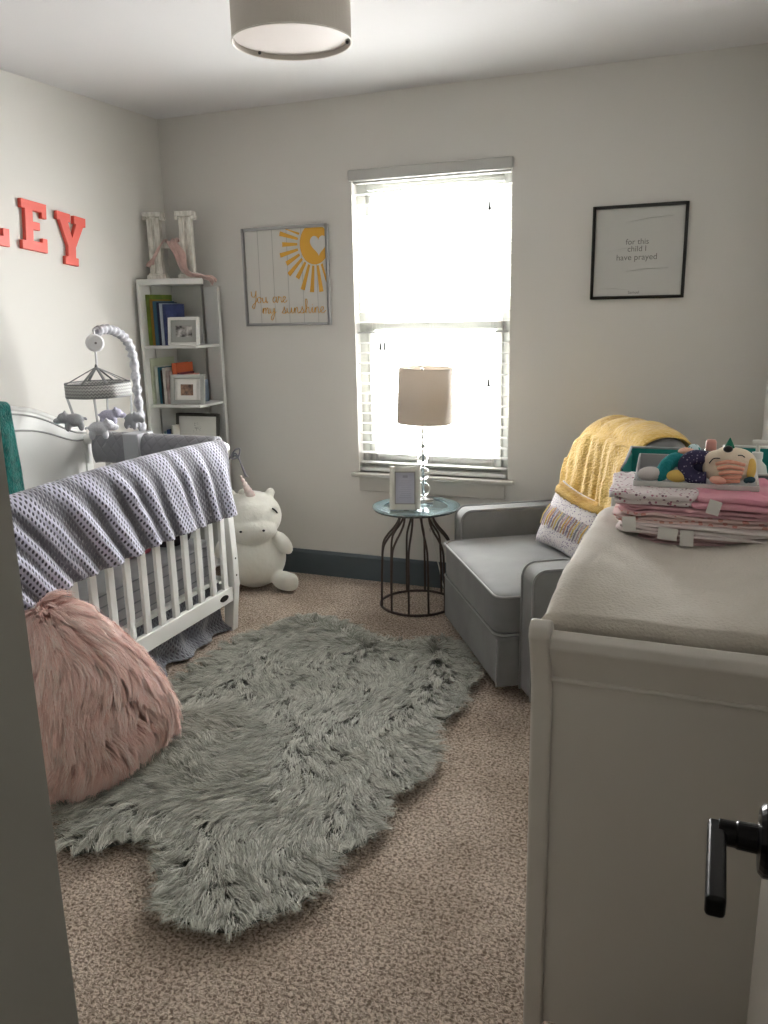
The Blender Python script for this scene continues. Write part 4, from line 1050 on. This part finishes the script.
# back
BT = .955
def back_h(y):
    t = min(1., abs(y - .355) / .35); return .40 + (BT - .40) * (1 - t ** 5) ** .2
def backpt(u, v):
    # u across y, v around thickness (front -> top -> rear)
    y = SW * u
    H = back_h(min(max(y, .004), SW - .004))
    z0 = .38
    return y, H
def xf(z): return .50 + (z - .42) * .24
def xr(z): return .70 + (z - .42) * .20
bk_ = MB()
def bfn(u, v):
    y = .012 + .686 * u; H = back_h(y); zlow = .30; 
    if v < .4: z = zlow + (H - .06 - zlow) * (v / .4); x = xf(z) - .02 * math.sin(PI * u) * math.sin(PI * v / .4)
    elif v < .6:
        a = PI * (v - .4) / .2; z = H - .06 + .06 * math.sin(a); x0, x1 = xf(H - .06), xr(H - .06); x = (x0 + x1) / 2 - (x1 - x0) / 2 * math.cos(a)
    else: z = H - .06 - (H - .06 - zlow) * ((v - .6) / .4); x = xr(z)
    k = 1 - .0 * u
    return Vector((x, y, z))
bk_.grid(48, 60, bfn)
# close the ends
n48 = 48
bk_.f.append(tuple(j * n48 for j in range(60))); bk_.f.append(tuple(j * n48 + 47 for j in range(59, -1, -1)))
bk_.f.append(tuple(range(47, -1, -1)) + tuple(59 * n48 + i for i in range(48)))
obj('backrest', bk_, CHAIRM, ch, smooth=True)
obj('swivel_base', MB().lathe([(.22, 0), (.22, .012), (.05, .02), (.05, .055), (0, .055)], (.36, SW / 2, 0), 32), BLACK, ch)

def to_world(x, y, z): v = RZ(ang) @ Vector((x, y, z)); return Vector((v.x - .705, v.y + 2.82, v.z))
# mustard throw
MUS = mat('mustard_knit', (228, 192, 104), .9, bump=.8, bscale=75, rgb2=(210, 168, 78), vscale=14, sheen=.4, stretch=(1, 1, 1.4))
def thr(u, v):
    y = .105 + .60 * u
    yy = min(max(y, .03), .685); H = back_h(yy); off = .014 + .006 * math.sin(y * 34 + 3 * nz(y * 4, v)) + .005 * math.sin(y * 83 + 5 * nz(y * 5, v * 2)) * (1 - v) + .010 * nz(y * 9, v * 6)
    zl = .565 + .05 * (1 - u)
    if v < .5: z = zl + (H - .05 - zl) * (v / .5); x = xf(z) - off - .012 - .02 * math.sin(PI * v)
    elif v < .7:
        a = PI * (v - .5) / .2; z = H - .05 + (.056 + off) * math.sin(a); x0, x1 = xf(H - .06) - .02, xr(H - .06) + .02; x = (x0 + x1) / 2 - (x1 - x0) / 2 * math.cos(a)
    else: z = H - .05 - .3 * (v - .7) / .3; x = xr(z) + off + .01
    y += .012 * nz(z * 8, y * 5)
    p = to_world(x, y, z); p.x = min(p.x, XR - .02); p.y = min(p.y, YB - .03)
    return p
to_ = cloth('throw_blanket', 110, 90, thr, MUS, solid=.008)
te = empty('throw_blanket', tuple(to_world(.6, .45, .56)), label='mustard yellow knitted throw draped over the back of the grey armchair', cat='blanket')
te.name = 'mustard_throw'; to_.name = 'throw_cloth'
to_.parent = te; to_.location = tuple(-Vector(te.location))
fg = MB()
for k in range(64):
    u = (k + .5) / 64; p = thr(u, 0.); d = Vector((nz(k * .7) * .012 - .008, nz(k * .9, 4) * .012, -.055 - .015 * nz(k * 1.3, 2)))
    fg.tube([p + Vector((0, 0, .004)), p + d * .5 + Vector((-.004, 0, 0)), p + d], [.0035, .0045, .0025], 6)
fo_ = obj('fringe', fg, MUS, te, smooth=True); fo_.location = tuple(-Vector(te.location))

# patterned pillow on the chair
pil = empty('throw_pillow', (-.565, 3.372, .428), .80, label='white pillow with purple dots and yellow fringe on the armchair seat', cat='pillow')
Tp = Matrix.Translation((0, 0, .0)) @ (Matrix.Rotation(.42, 4, 'Y')) @ Matrix.Rotation(.10, 4, 'X')
def pillow_pt(u, v, w=.42, h=.255, t=.055):
    # superellipse pillow, thickness along x
    a, b = 2 * u - 1, 2 * v - 1
    k = max(0., (1 - a ** 4) * (1 - b ** 4)) ** .55
    pin = 1 - .06 * (1 - abs(b)) * abs(a) ** 2
    return a * w / 2 * (1 - .05 * (1 - b * b)), (b * .5 + .5) * h * (1) + .02 * a * a * b, k * t
pm_ = MB()
def front(u, v): y, z, x = pillow_pt(u, v); return Tp @ Vector((-x, y, z))
def rear(u, v): y, z, x = pillow_pt(u, v); return Tp @ Vector((x, y, z))
pm_.grid(30, 30, front); pm_.grid(30, 30, rear)
PD = mat_dots('pillow_print', (226, 222, 222), (140, 126, 160), 115., .30)
obj('pillow_cover', pm_, PD, pil, smooth=True)
yf = MB()
for k in range(46):
    u = .03 + .94 * k / 45; a = front(u, .985) + Vector((-.003, 0, 0)); b = front(u + .004 * nz(k), .82 + .03 * nz(k * 1.7)) + Vector((-.006, 0, 0))
    yf.tube([a, (a + b) / 2 + Vector((-.008, 0, 0)), b], [.004, .006, .003], 6)
obj('yellow_fringe', yf, MUS, pil, smooth=True)
cols = [(150, 140, 176), (220, 170, 140), (232, 196, 110), (206, 180, 190), (150, 150, 160), (236, 210, 130), (200, 160, 130)]
for k in range(20):
    u = .08 + .84 * k / 19; mbk = MB(); a = front(u, .62 + .03 * nz(k * 2.1)) + Vector((-.005, 0, 0)); b = front(u + .02, .30 + .06 * nz(k * 1.1)) + Vector((-.008, 0, 0))
    mbk.tube([a, (a + b) / 2 + Vector((-.008, 0, 0)), b], [.002, .0035, .002], 6)
    cc = cols[k % 7]; obj('thread_tuft', mbk, mat('thread_%d' % (k % 7), cc, .8), pil, smooth=True)

# ------------------------------------------------------------------ dresser with changing pad
DX0, DX1, DY0, DY1, DZ = -.272, .166, 1.335, 2.50, .862
dz_ = empty('changing_dresser', (-.05, 1.9, 0), label='tall white sleigh style changing dresser against the right wall', cat='dresser')
def Ld(mb): mb.v = [(x + .05, y - 1.9, z) for x, y, z in mb.v]; return mb
obj('case', Ld(MB().box(DX0 + .018, DX1 - .005, DY0 + .035, DY1 - .035, .09, DZ - .025)), DRESSW, dz_, bev=.003)
obj('top', Ld(MB().box(DX0 + .006, DX1, DY0 + .03, DY1 - .03, DZ - .025, DZ)), DRESSW, dz_, bev=.004)
def scroll(s):   # end panel profile in (y,z), s=+1 near end curls towards -y
    P = [(.030, .06), (.030, .775), (.020, .82), (.004, .85), (-.004, .867), (.000, .885), (.016, .895), (.032, .887), (.040, .872), (.046, .845), (.05, .775), (.05, .06)]
    return P
for s, yb in ((1, DY0), (-1, DY1)):
    P = [(yb + s * a, b) for a, b in scroll(s)]
    obj('end_panel', Ld(MB().prism(P, DX0 + .03, DX1, 'x')), DRESSW, dz_, bev=.004, seg=3)
    Q = [(yb + s * (a - .008 + (.004 if a > .03 else 0)), b + (.020 if b > .84 else 0)) for a, b in scroll(s)]; Q[0] = (Q[0][0], 0); Q[-1] = (Q[-1][0], 0)
    obj('post', Ld(MB().prism(Q, DX0 - .006, DX0 + .032, 'x')), DRESSW, dz_, bev=.007, seg=4)
    obj('moulding', Ld(MB().tube([(DX0 + .03, yb + s * .0235, .800), (DX1, yb + s * .0235, .800)], .0045, 8)), DRESSW, dz_, smooth=True)
KN = mat('knob_nickel', (150, 150, 148), .3, metal=.9)
for z0, z1 in ((.12, .36), (.38, .60), (.62, .825)):
    d = obj('drawer', Ld(MB().box(DX0, DX0 + .02, DY0 + .06, DY1 - .06, z0, z1)), DRESSW, dz_, bev=.003)
    for yy in (DY0 + .30, DY1 - .30):
        obj('knob', Ld(MB().lathe([(.006, 0), (.006, .012), (.015, .018), (.013, .026), (0, .028)], (DX0, yy, (z0 + z1) / 2), 18, M=RY(-PI / 2))), KN, d, smooth=True)

PADM = mat('pad_fabric', (214, 207, 196), .9, bump=.35, bscale=180, sheen=.3, rgb2=(204, 197, 185), vscale=9)
pad = empty('changing_pad', (-.05, 1.8, DZ), label='contoured beige changing pad with a fleece cover on top of the white dresser', cat='changing pad')
PX0, PX1, PY0, PY1 = -.268, .172, 1.388, 2.145
def padfn(u, v):
    a = 2 * u - 1; b = 2 * v - 1
    x = (PX0 + PX1) / 2 + (PX1 - PX0) / 2 * a; y = (PY0 + PY1) / 2 + (PY1 - PY0) / 2 * b
    near = 1 - max(0., 1 - v / .28) ** 2; far = 1 - max(0., 1 - (1 - v) / .2) ** 2
    edge = max(0., 1 - abs(a) ** 9) ** .6
    z = DZ + .034 + edge * (.016 + .055 * (a * a) * near * far + .016 * near)
    z += .003 * nz(x * 16, y * 16) + .0022 * math.sin(y * 60 + 4 * nz(x * 6, y * 4)) * max(0, abs(a) - .55) * 2
    if a < -.9 or a > .9: x += .004 * nz(y * 18, 2) * (1 if a > 0 else 1)
    return Vector((x + .05, y - 1.8, z - DZ))
pd = MB().grid(70, 90, padfn)
# skirt down to the dresser top
rim = [i for i in range(70)] + [j * 70 + 69 for j in range(1, 90)] + [89 * 70 + i for i in range(68, -1, -1)] + [j * 70 for j in range(88, 0, -1)]
o0 = len(pd.v)
for i in rim:
    p = pd.v[i]; cx = p[0] * .985; cy = (p[1]) * .992 ; pd.v.append((cx, cy, .001))
m_r = len(rim)
for i in range(m_r): pd.f.append((rim[i], rim[(i + 1) % m_r], o0 + (i + 1) % m_r, o0 + i))
pd.f.append(tuple(o0 + i for i in range(m_r)))
obj('pad_cover', pd, PADM, pad, smooth=True)

# ------------------------------------------------------------------ folded blankets
def folded(name, cx, cy, zb, w, d, h, layers, m, label, rz=0., seed=0, tagpos=None, wob=.022):
    e = empty(name, (cx, cy, zb), rz, label=label, cat='baby blanket', group='folded baby blankets stacked on the changing pad')
    mb = MB(); lh = h / layers; rk = random.Random(seed)
    for L_i in range(layers):
        sx = w / 2 * rk.uniform(.93, 1.02); sy = d / 2 * rk.uniform(.94, 1.02); oxx = rk.uniform(-.006, .006); oyy = rk.uniform(-.005, .005)
        b = MB().ball((0, 0, 0), (1, 1, 1), nu=72, nv=14, e=.22)
        for p in b.v:
            x, y, z = p
            an = math.atan2(y, x)
            k = 1 + wob * 2.2 * nz(math.cos(an) * 2.4 + seed, math.sin(an) * 2.4, L_i * 1.7)
            zz_ = lh / 2 + z * lh * .56 + lh * L_i + .006 * nz(x * 1.6 + seed, y * 1.6, L_i * .6 + .3) * (1 if 0 < L_i else .5) + .0045 * nz(an * 6, seed, L_i * 2.) + .005 * nz(x * 5.5 + seed * 3, y * 3, L_i * 1.3) * min(1, L_i + .3)
            mb.v.append((x * sx * k + oxx, y * sy * k + oyy, max(zz_, .001)))
        o1 = len(mb.v) - len(b.v); mb.f += [tuple(i + o1 for i in f) for f in b.f]
    obj('cloth', mb, m, e, smooth=True)
    if tagpos:
        for (tx, tz, tw, th, rr_) in tagpos:
            obj('care_tag', MB().box(-tw / 2, tw / 2, -.001, .001, -th, 0, M=Matrix.Translation((tx, -d / 2 - .008, tz)) @ Matrix.Rotation(rr_, 4, 'Y') @ Matrix.Rotation(-.15, 4, 'X')), mat('tag_white', (224, 221, 216), .7), e, label='white care tag')
    return e
PB1 = mat('pale_pink_cotton', (232, 202, 204), .9, bump=.2, bscale=90, rgb2=(222, 186, 190), vscale=20)
PB2 = mat('rose_cotton', (226, 182, 190), .9, bump=.25, bscale=90, rgb2=(216, 166, 176), vscale=16)
PB3 = mat_dots('floral_print', (228, 218, 218), (176, 112, 134), 105., .30, (128, 92, 110))
PB4 = mat_dots('rose_print', (232, 206, 202), (220, 160, 152), 60., .33, (214, 160, 146))
PB5 = mat('white_cotton', (232, 226, 224), .9, bump=.2, bscale=90, rgb2=(226, 208, 208), vscale=18)
zs = .926
folded('folded_blanket', -.015, 1.965, zs, .31, .24, .022, 3, PB1, 'pale pink folded blanket at the very bottom of the pile', .05, 1); zs += .023
folded('folded_blanket', -.018, 1.955, zs, .34, .25, .024, 3, PB5, 'off-white folded blanket with two wide tags, second from the bottom', -.04, 2, [(-.06, .020, .040, .026, .06), (-.022, .018, .028, .034, -.04)]); zs += .024
folded('folded_blanket', -.025, 1.96, zs, .36, .25, .020, 3, PB4, 'peach rose printed folded blanket in the middle of the pile', .03, 3, [(-.145, .016, .028, .032, -.08)]); zs += .020
folded('folded_blanket', -.02, 1.96, zs, .37, .25, .020, 3, PB2, 'rose pink folded blanket under the top two of the pile', -.02, 4); zs += .020
folded('folded_blanket', -.120, 1.95, zs, .19, .24, .026, 2, PB3, 'white floral print folded blanket at the top left of the pile', .06, 5)
folded('folded_blanket', .055, 1.95, zs, .19, .24, .026, 2, mat('bright_pink_cotton', (222, 150, 170), .9, bump=.25, bscale=80, rgb2=(230, 172, 184), vscale=12), 'bright pink folded blanket at the top right of the pile', -.05, 6, [(-.04, .022, .026, .030, .25)])
zs += .027

# tray with fox doll
TRG = mat('tray_grey', (168, 168, 170), .6)
ty = empty('open_tray', (-.04, 2.0, zs), .03, label='shallow pale grey fabric tray on the pink blanket pile holding the doll', cat='tray')
tb_ = MB()
hwx = .128
tb_.box(-hwx, hwx, -.085, .085, 0, .005)
obj('tray_bottom', tb_, TRG, ty, bev=.002)
obj('front_lip', MB().box(-hwx - .003, hwx + .003, -.089, -.083, 0, .012), mat('tray_rim', (206, 204, 200), .5), ty, bev=.002)
obj('back_wall', MB().box(-hwx, hwx, .081, .085, .003, .046), TRG, ty, bev=.0015)
for s in (-1, 1):
    pr_ = [(-.083, .003), (.083, .003), (.083, .046), (.06, .046), (-.083, .014)]
    obj('side_wall', MB().prism(pr_, s * hwx - .002, s * hwx + .002, 'x'), mat('tray_rim', (206, 204, 200), .5) if s > 0 else TRG, ty, bev=.001)
FX = Vector((-.04, 2.0, zs + .006))
dl = empty('stuffed_doll', tuple(FX), .03, label='sleeping fox doll with peach striped face, navy arms and teal legs lying in the tray', cat='stuffed toy')
Rh = RY(.12)
hb = MB().ball((.068, -.050, .042), (.056, .036, .040), M=RY(-.25), nu=32, nv=20).ball((.058, -.062, .064), (.022, .024, .022), M=RY(-.3)).ball((.042, -.062, .058), (.026, .02, .02))
FACE = mat('doll_face', (238, 222, 200), .9, bump=.2, bscale=200)
obj('head', hb, FACE, dl, remesh=.003, sm=5, label='cream and peach fox face')
pch = MB()
for k in range(5):
    t = k / 4
    pch.tube(catmull([(.040 + .004 * k, -.0875 + .004 * abs(k - 2), .050 - .010 * k), (.065, -.091 + .003 * abs(k - 2), .057 - .011 * k), (.098 - .002 * k, -.078, .050 - .009 * k)], 6), .0052, 8, flat=.8)
obj('face_stripes', pch, mat('peach_plush', (238, 184, 160), .9, rgb2=(232, 166, 140), vscale=60), dl, smooth=True, label='peach pleated stripes')
obj('nose', MB().ball((.062, -.080, .084), (.010, .008, .0075)), BLACK, dl, smooth=True, label='black nose')
for (a, b, c) in (((.026, -.0855, .052), (.034, -.0875, .063), (.047, -.086, .064)), ((.083, -.081, .071), (.092, -.076, .070), (.101, -.071, .061))):
    obj('eye', MB().tube(catmull([a, b, c], 6), .0013, 6), BLACK, dl, smooth=True)
obj('ear', MB().ball((.046, -.088, .016), (.018, .010, .009), M=RY(.1)), mat('ear_peach', (240, 186, 164), .9), dl, smooth=True, label='peach ear')
obj('ear', MB().lathe([(.011, 0), (.007, .01), (.001, .022), (0, .023)], (.066, -.050, .082), 14), mat('ear_green', (26, 116, 92), .9), dl, smooth=True, label='green ear')
obj('cheek_patch', MB().ball((.112, -.070, .040), (.010, .010, .024)), mat('butter_yellow', (236, 200, 110), .9), dl, smooth=True, label='yellow patch')
obj('bow', MB().ball((.112, -.078, .018), (.010, .007, .007)).ball((.104, -.078, .016), (.006, .005, .006)), mat('slate_teal', (50, 84, 96), .9), dl, smooth=True, label='slate blue bow')
obj('arm', MB().tube(catmull([(.02, -.04, .055), (-.005, -.05, .058), (-.022, -.055, .045), (-.018, -.06, .025), (.0, -.066, .014), (.022, -.068, .013)], 6), .0165, 14), mat_dots('navy_print', (56, 52, 86), (150, 146, 170), 130., .22), dl, smooth=True, label='navy printed arm')
obj('body', MB().ball((-.002, -.03, .034), (.035, .026, .028)), mat('navy_plush', (52, 50, 82), .9), dl, smooth=True, label='navy body')
obj('leg', MB().tube(catmull([(-.02, -.03, .04), (-.045, -.035, .048), (-.062, -.045, .036), (-.070, -.052, .020), (-.082, -.055, .016)], 6), .0165, 14), mat('teal_plush', (30, 136, 142), .9, bump=.3, bscale=150), dl, smooth=True, label='teal leg')
obj('hip_patch', MB().ball((-.038, -.062, .016), (.024, .015, .014)), MATS['butter_yellow'], dl, smooth=True, label='yellow patch')
obj('foot', MB().ball((-.098, -.060, .018), (.027, .017, .016), M=RY(-.1)), mat('foot_grey', (206, 200, 198), .9), dl, smooth=True, label='pale grey foot')
obj('hand', MB().ball((-.022, -.025, .066), (.019, .010, .009)), MATS['ear_peach'], dl, smooth=True, label='peach hand')

# caddies
CADG = mat('caddy_grey', (126, 130, 134), .8, bump=.2, bscale=200); CADT = mat('caddy_teal', (30, 138, 130), .8); 
def caddy(x0, x1, y0, y1, z0, z1, label, rimm):
    e = empty('storage_caddy', ((x0 + x1) / 2, (y0 + y1) / 2, z0), label=label, cat='caddy')
    cx, cy = (x0 + x1) / 2, (y0 + y1) / 2; t = .004; hx, hy, h = (x1 - x0) / 2, (y1 - y0) / 2, z1 - z0
    obj('shell', MB().box(-hx, hx, -hy, -hy + t, 0, h - .028).box(-hx, hx, hy - t, hy, 0, h).box(-hx, -hx + t, -hy + t, hy - t, 0, h - .015).box(hx - t, hx, -hy + t, hy - t, 0, h - .015).box(-hx, hx, -hy, hy, 0, .004), CADG, e, bev=.001)
    obj('lining', MB().box(-hx + t, hx - t, hy - t - .002, hy - t, .004, h - .003).box(-hx + t, -hx + t + .002, -hy + t, hy - t, .004, h - .018).box(hx - t - .002, hx - t, -hy + t, hy - t, .004, h - .018), CADT, e, label='teal lining')
    rm = MB().tube([(-hx, hy - .002, h), (hx, hy - .002, h)], .0035, 8).tube([(-hx, -hy + .002, h - .028), (hx, -hy + .002, h - .028)], .0035, 8)
    for s in (-1, 1): rm.tube([(s * (hx - .002), hy, h), (s * (hx - .002), -hy, h - .028)], .0035, 8)
    obj('rim', rm, rimm, e, smooth=True)
    return e
caddy(-.225, .012, 2.17, 2.42, DZ + .001, 1.045, 'grey felt caddy with teal lining at the far end of the dresser', mat('rim_grey', (150, 152, 154), .6))
caddy(.018, .160, 2.17, 2.42, DZ + .001, 1.058, 'smaller grey caddy with white rim and teal lining beside the right wall', mat('rim_white2', (220, 219, 214), .5))
# bottle, pump, cloths
gb = empty('glass_bottle', (-.012, 2.225, DZ + .006), label='small clear glass bottle with beige liquid and a pink cap in the caddy', cat='bottle')
obj('bottle', MB().lathe([(.026, 0), (.026, .13), (.024, .165), (.014, .178), (.014, .19)], seg=28), GLASS, gb, smooth=True)
obj('contents', MB().lathe([(.023, .003), (.023, .155), (0, .155)], seg=24), mat('beige_lotion', (226, 190, 156), .5), gb, label='beige contents')
obj('cap', MB().lathe([(.012, .185), (.013, .19), (.013, .205), (.010, .210), (0, .210)], seg=24), mat('cap_pink', (210, 150, 138), .4), gb, smooth=True, label='dull pink cap')
gb.scale = (1, 1, 1.12)
pb2 = empty('pump_bottle', (.096, 2.215, DZ + .006), label='white lotion pump bottle standing in the caddy by the right wall', cat='bottle')
PW = mat('pump_white', (226, 226, 220), .35)
obj('bottle', MB().lathe([(.023, 0), (.026, .01), (.026, .145), (.022, .162), (.012, .172), (.012, .18)], seg=28), PW, pb2, smooth=True)
obj('pump', MB().lathe([(.013, .178), (.013, .192), (.005, .194), (.005, .21), (.010, .212), (.010, .22), (0, .22)], seg=20).tube([(0, 0, .215), (-.012, -.006, .216), (.018, -.008, .216), (.05, -.012, .213), (.055, -.013, .205)], .0055, 8), PW, pb2)
pb2.scale = (1, 1, 1.09)
rl = MB()
rl.v = []; rl.ball((0, 0, .112), (.026, .028, .112), e=.7)
tag(obj('rolled_cloth', rl, mat_dots('teal_print', (200, 222, 222), (30, 142, 140), 90., .42), smooth=True, loc=(-.052, 2.215, DZ + .006)), 'teal and white patterned rolled cloth in the grey caddy', 'cloth')
cr_ = MB().ball((0, 0, .092), (.035, .03, .092), e=.9)
cr_.v = [(x + .008 * nz(x * 40, z * 30), y, z + .012 * nz(x * 50, y * 50) * (z > .1)) for x, y, z in cr_.v]
tag(obj('crumpled_cloth', cr_, mat('mint_cloth', (176, 206, 196), .9), smooth=True, loc=(-.150, 2.25, DZ + .006)), 'small pale mint crumpled cloth in the left part of the grey caddy', 'cloth')

# ------------------------------------------------------------------ light, world, camera
def area(name, loc, rot, sx, sy, e, col=(1, 1, 1)):
    l = bpy.data.lights.new(name, 'AREA'); l.shape = 'RECTANGLE'; l.size = sx; l.size_y = sy; l.energy = e; l.color = col
    o = bpy.data.objects.new(name, l); C.objects.link(o); o.location = loc; o.rotation_euler = rot; return o
area('window_daylight', (-1.35, YB + .45, 1.55), (math.radians(-90), 0, 0), 1.5, 2.0, 150, (1., .992, .968))
hl = bpy.data.lights.new('hall_fill', 'AREA'); hl.size = .6; hl.energy = .45; hl.color = (1, .95, .88)  # invented weak fill lamp in the unseen hall, lifts the foreground
ho = bpy.data.objects.new('hall_fill', hl); C.objects.link(ho); ho.location = (-.25, -.7, 2.4)
W = bpy.data.worlds.new('World'); bpy.context.scene.world = W; W.use_nodes = True
bg = W.node_tree.nodes['Background']; bg.inputs[0].default_value = (1., .992, .975, 1); bg.inputs[1].default_value = 9.
cam = bpy.data.cameras.new('Camera'); co = bpy.data.objects.new('Camera', cam); C.objects.link(co)
M3 = [[0.9276204244620685, 0.37296437003735694, -0.020443258141725748], [0.07048529775265705, -0.22853023318480598, -0.9709818511801431], [-0.36681353699329444, 0.8992616477995354, -0.23827781658252048]]
r_, d_, f_ = M3
co.matrix_world = Matrix(((r_[0], -d_[0], -f_[0], 0), (r_[1], -d_[1], -f_[1], 0), (r_[2], -d_[2], -f_[2], 1.44), (0, 0, 0, 1)))
cam.sensor_fit = 'VERTICAL'; cam.sensor_height = 36; cam.sensor_width = 27; cam.lens = 827.39 * 36 / 1024; cam.clip_start = .02
S = bpy.context.scene; S.camera = co
S.view_settings.view_transform = 'Standard'
try: S.view_settings.look = 'None'
except Exception: pass
S.view_settings.exposure = .95
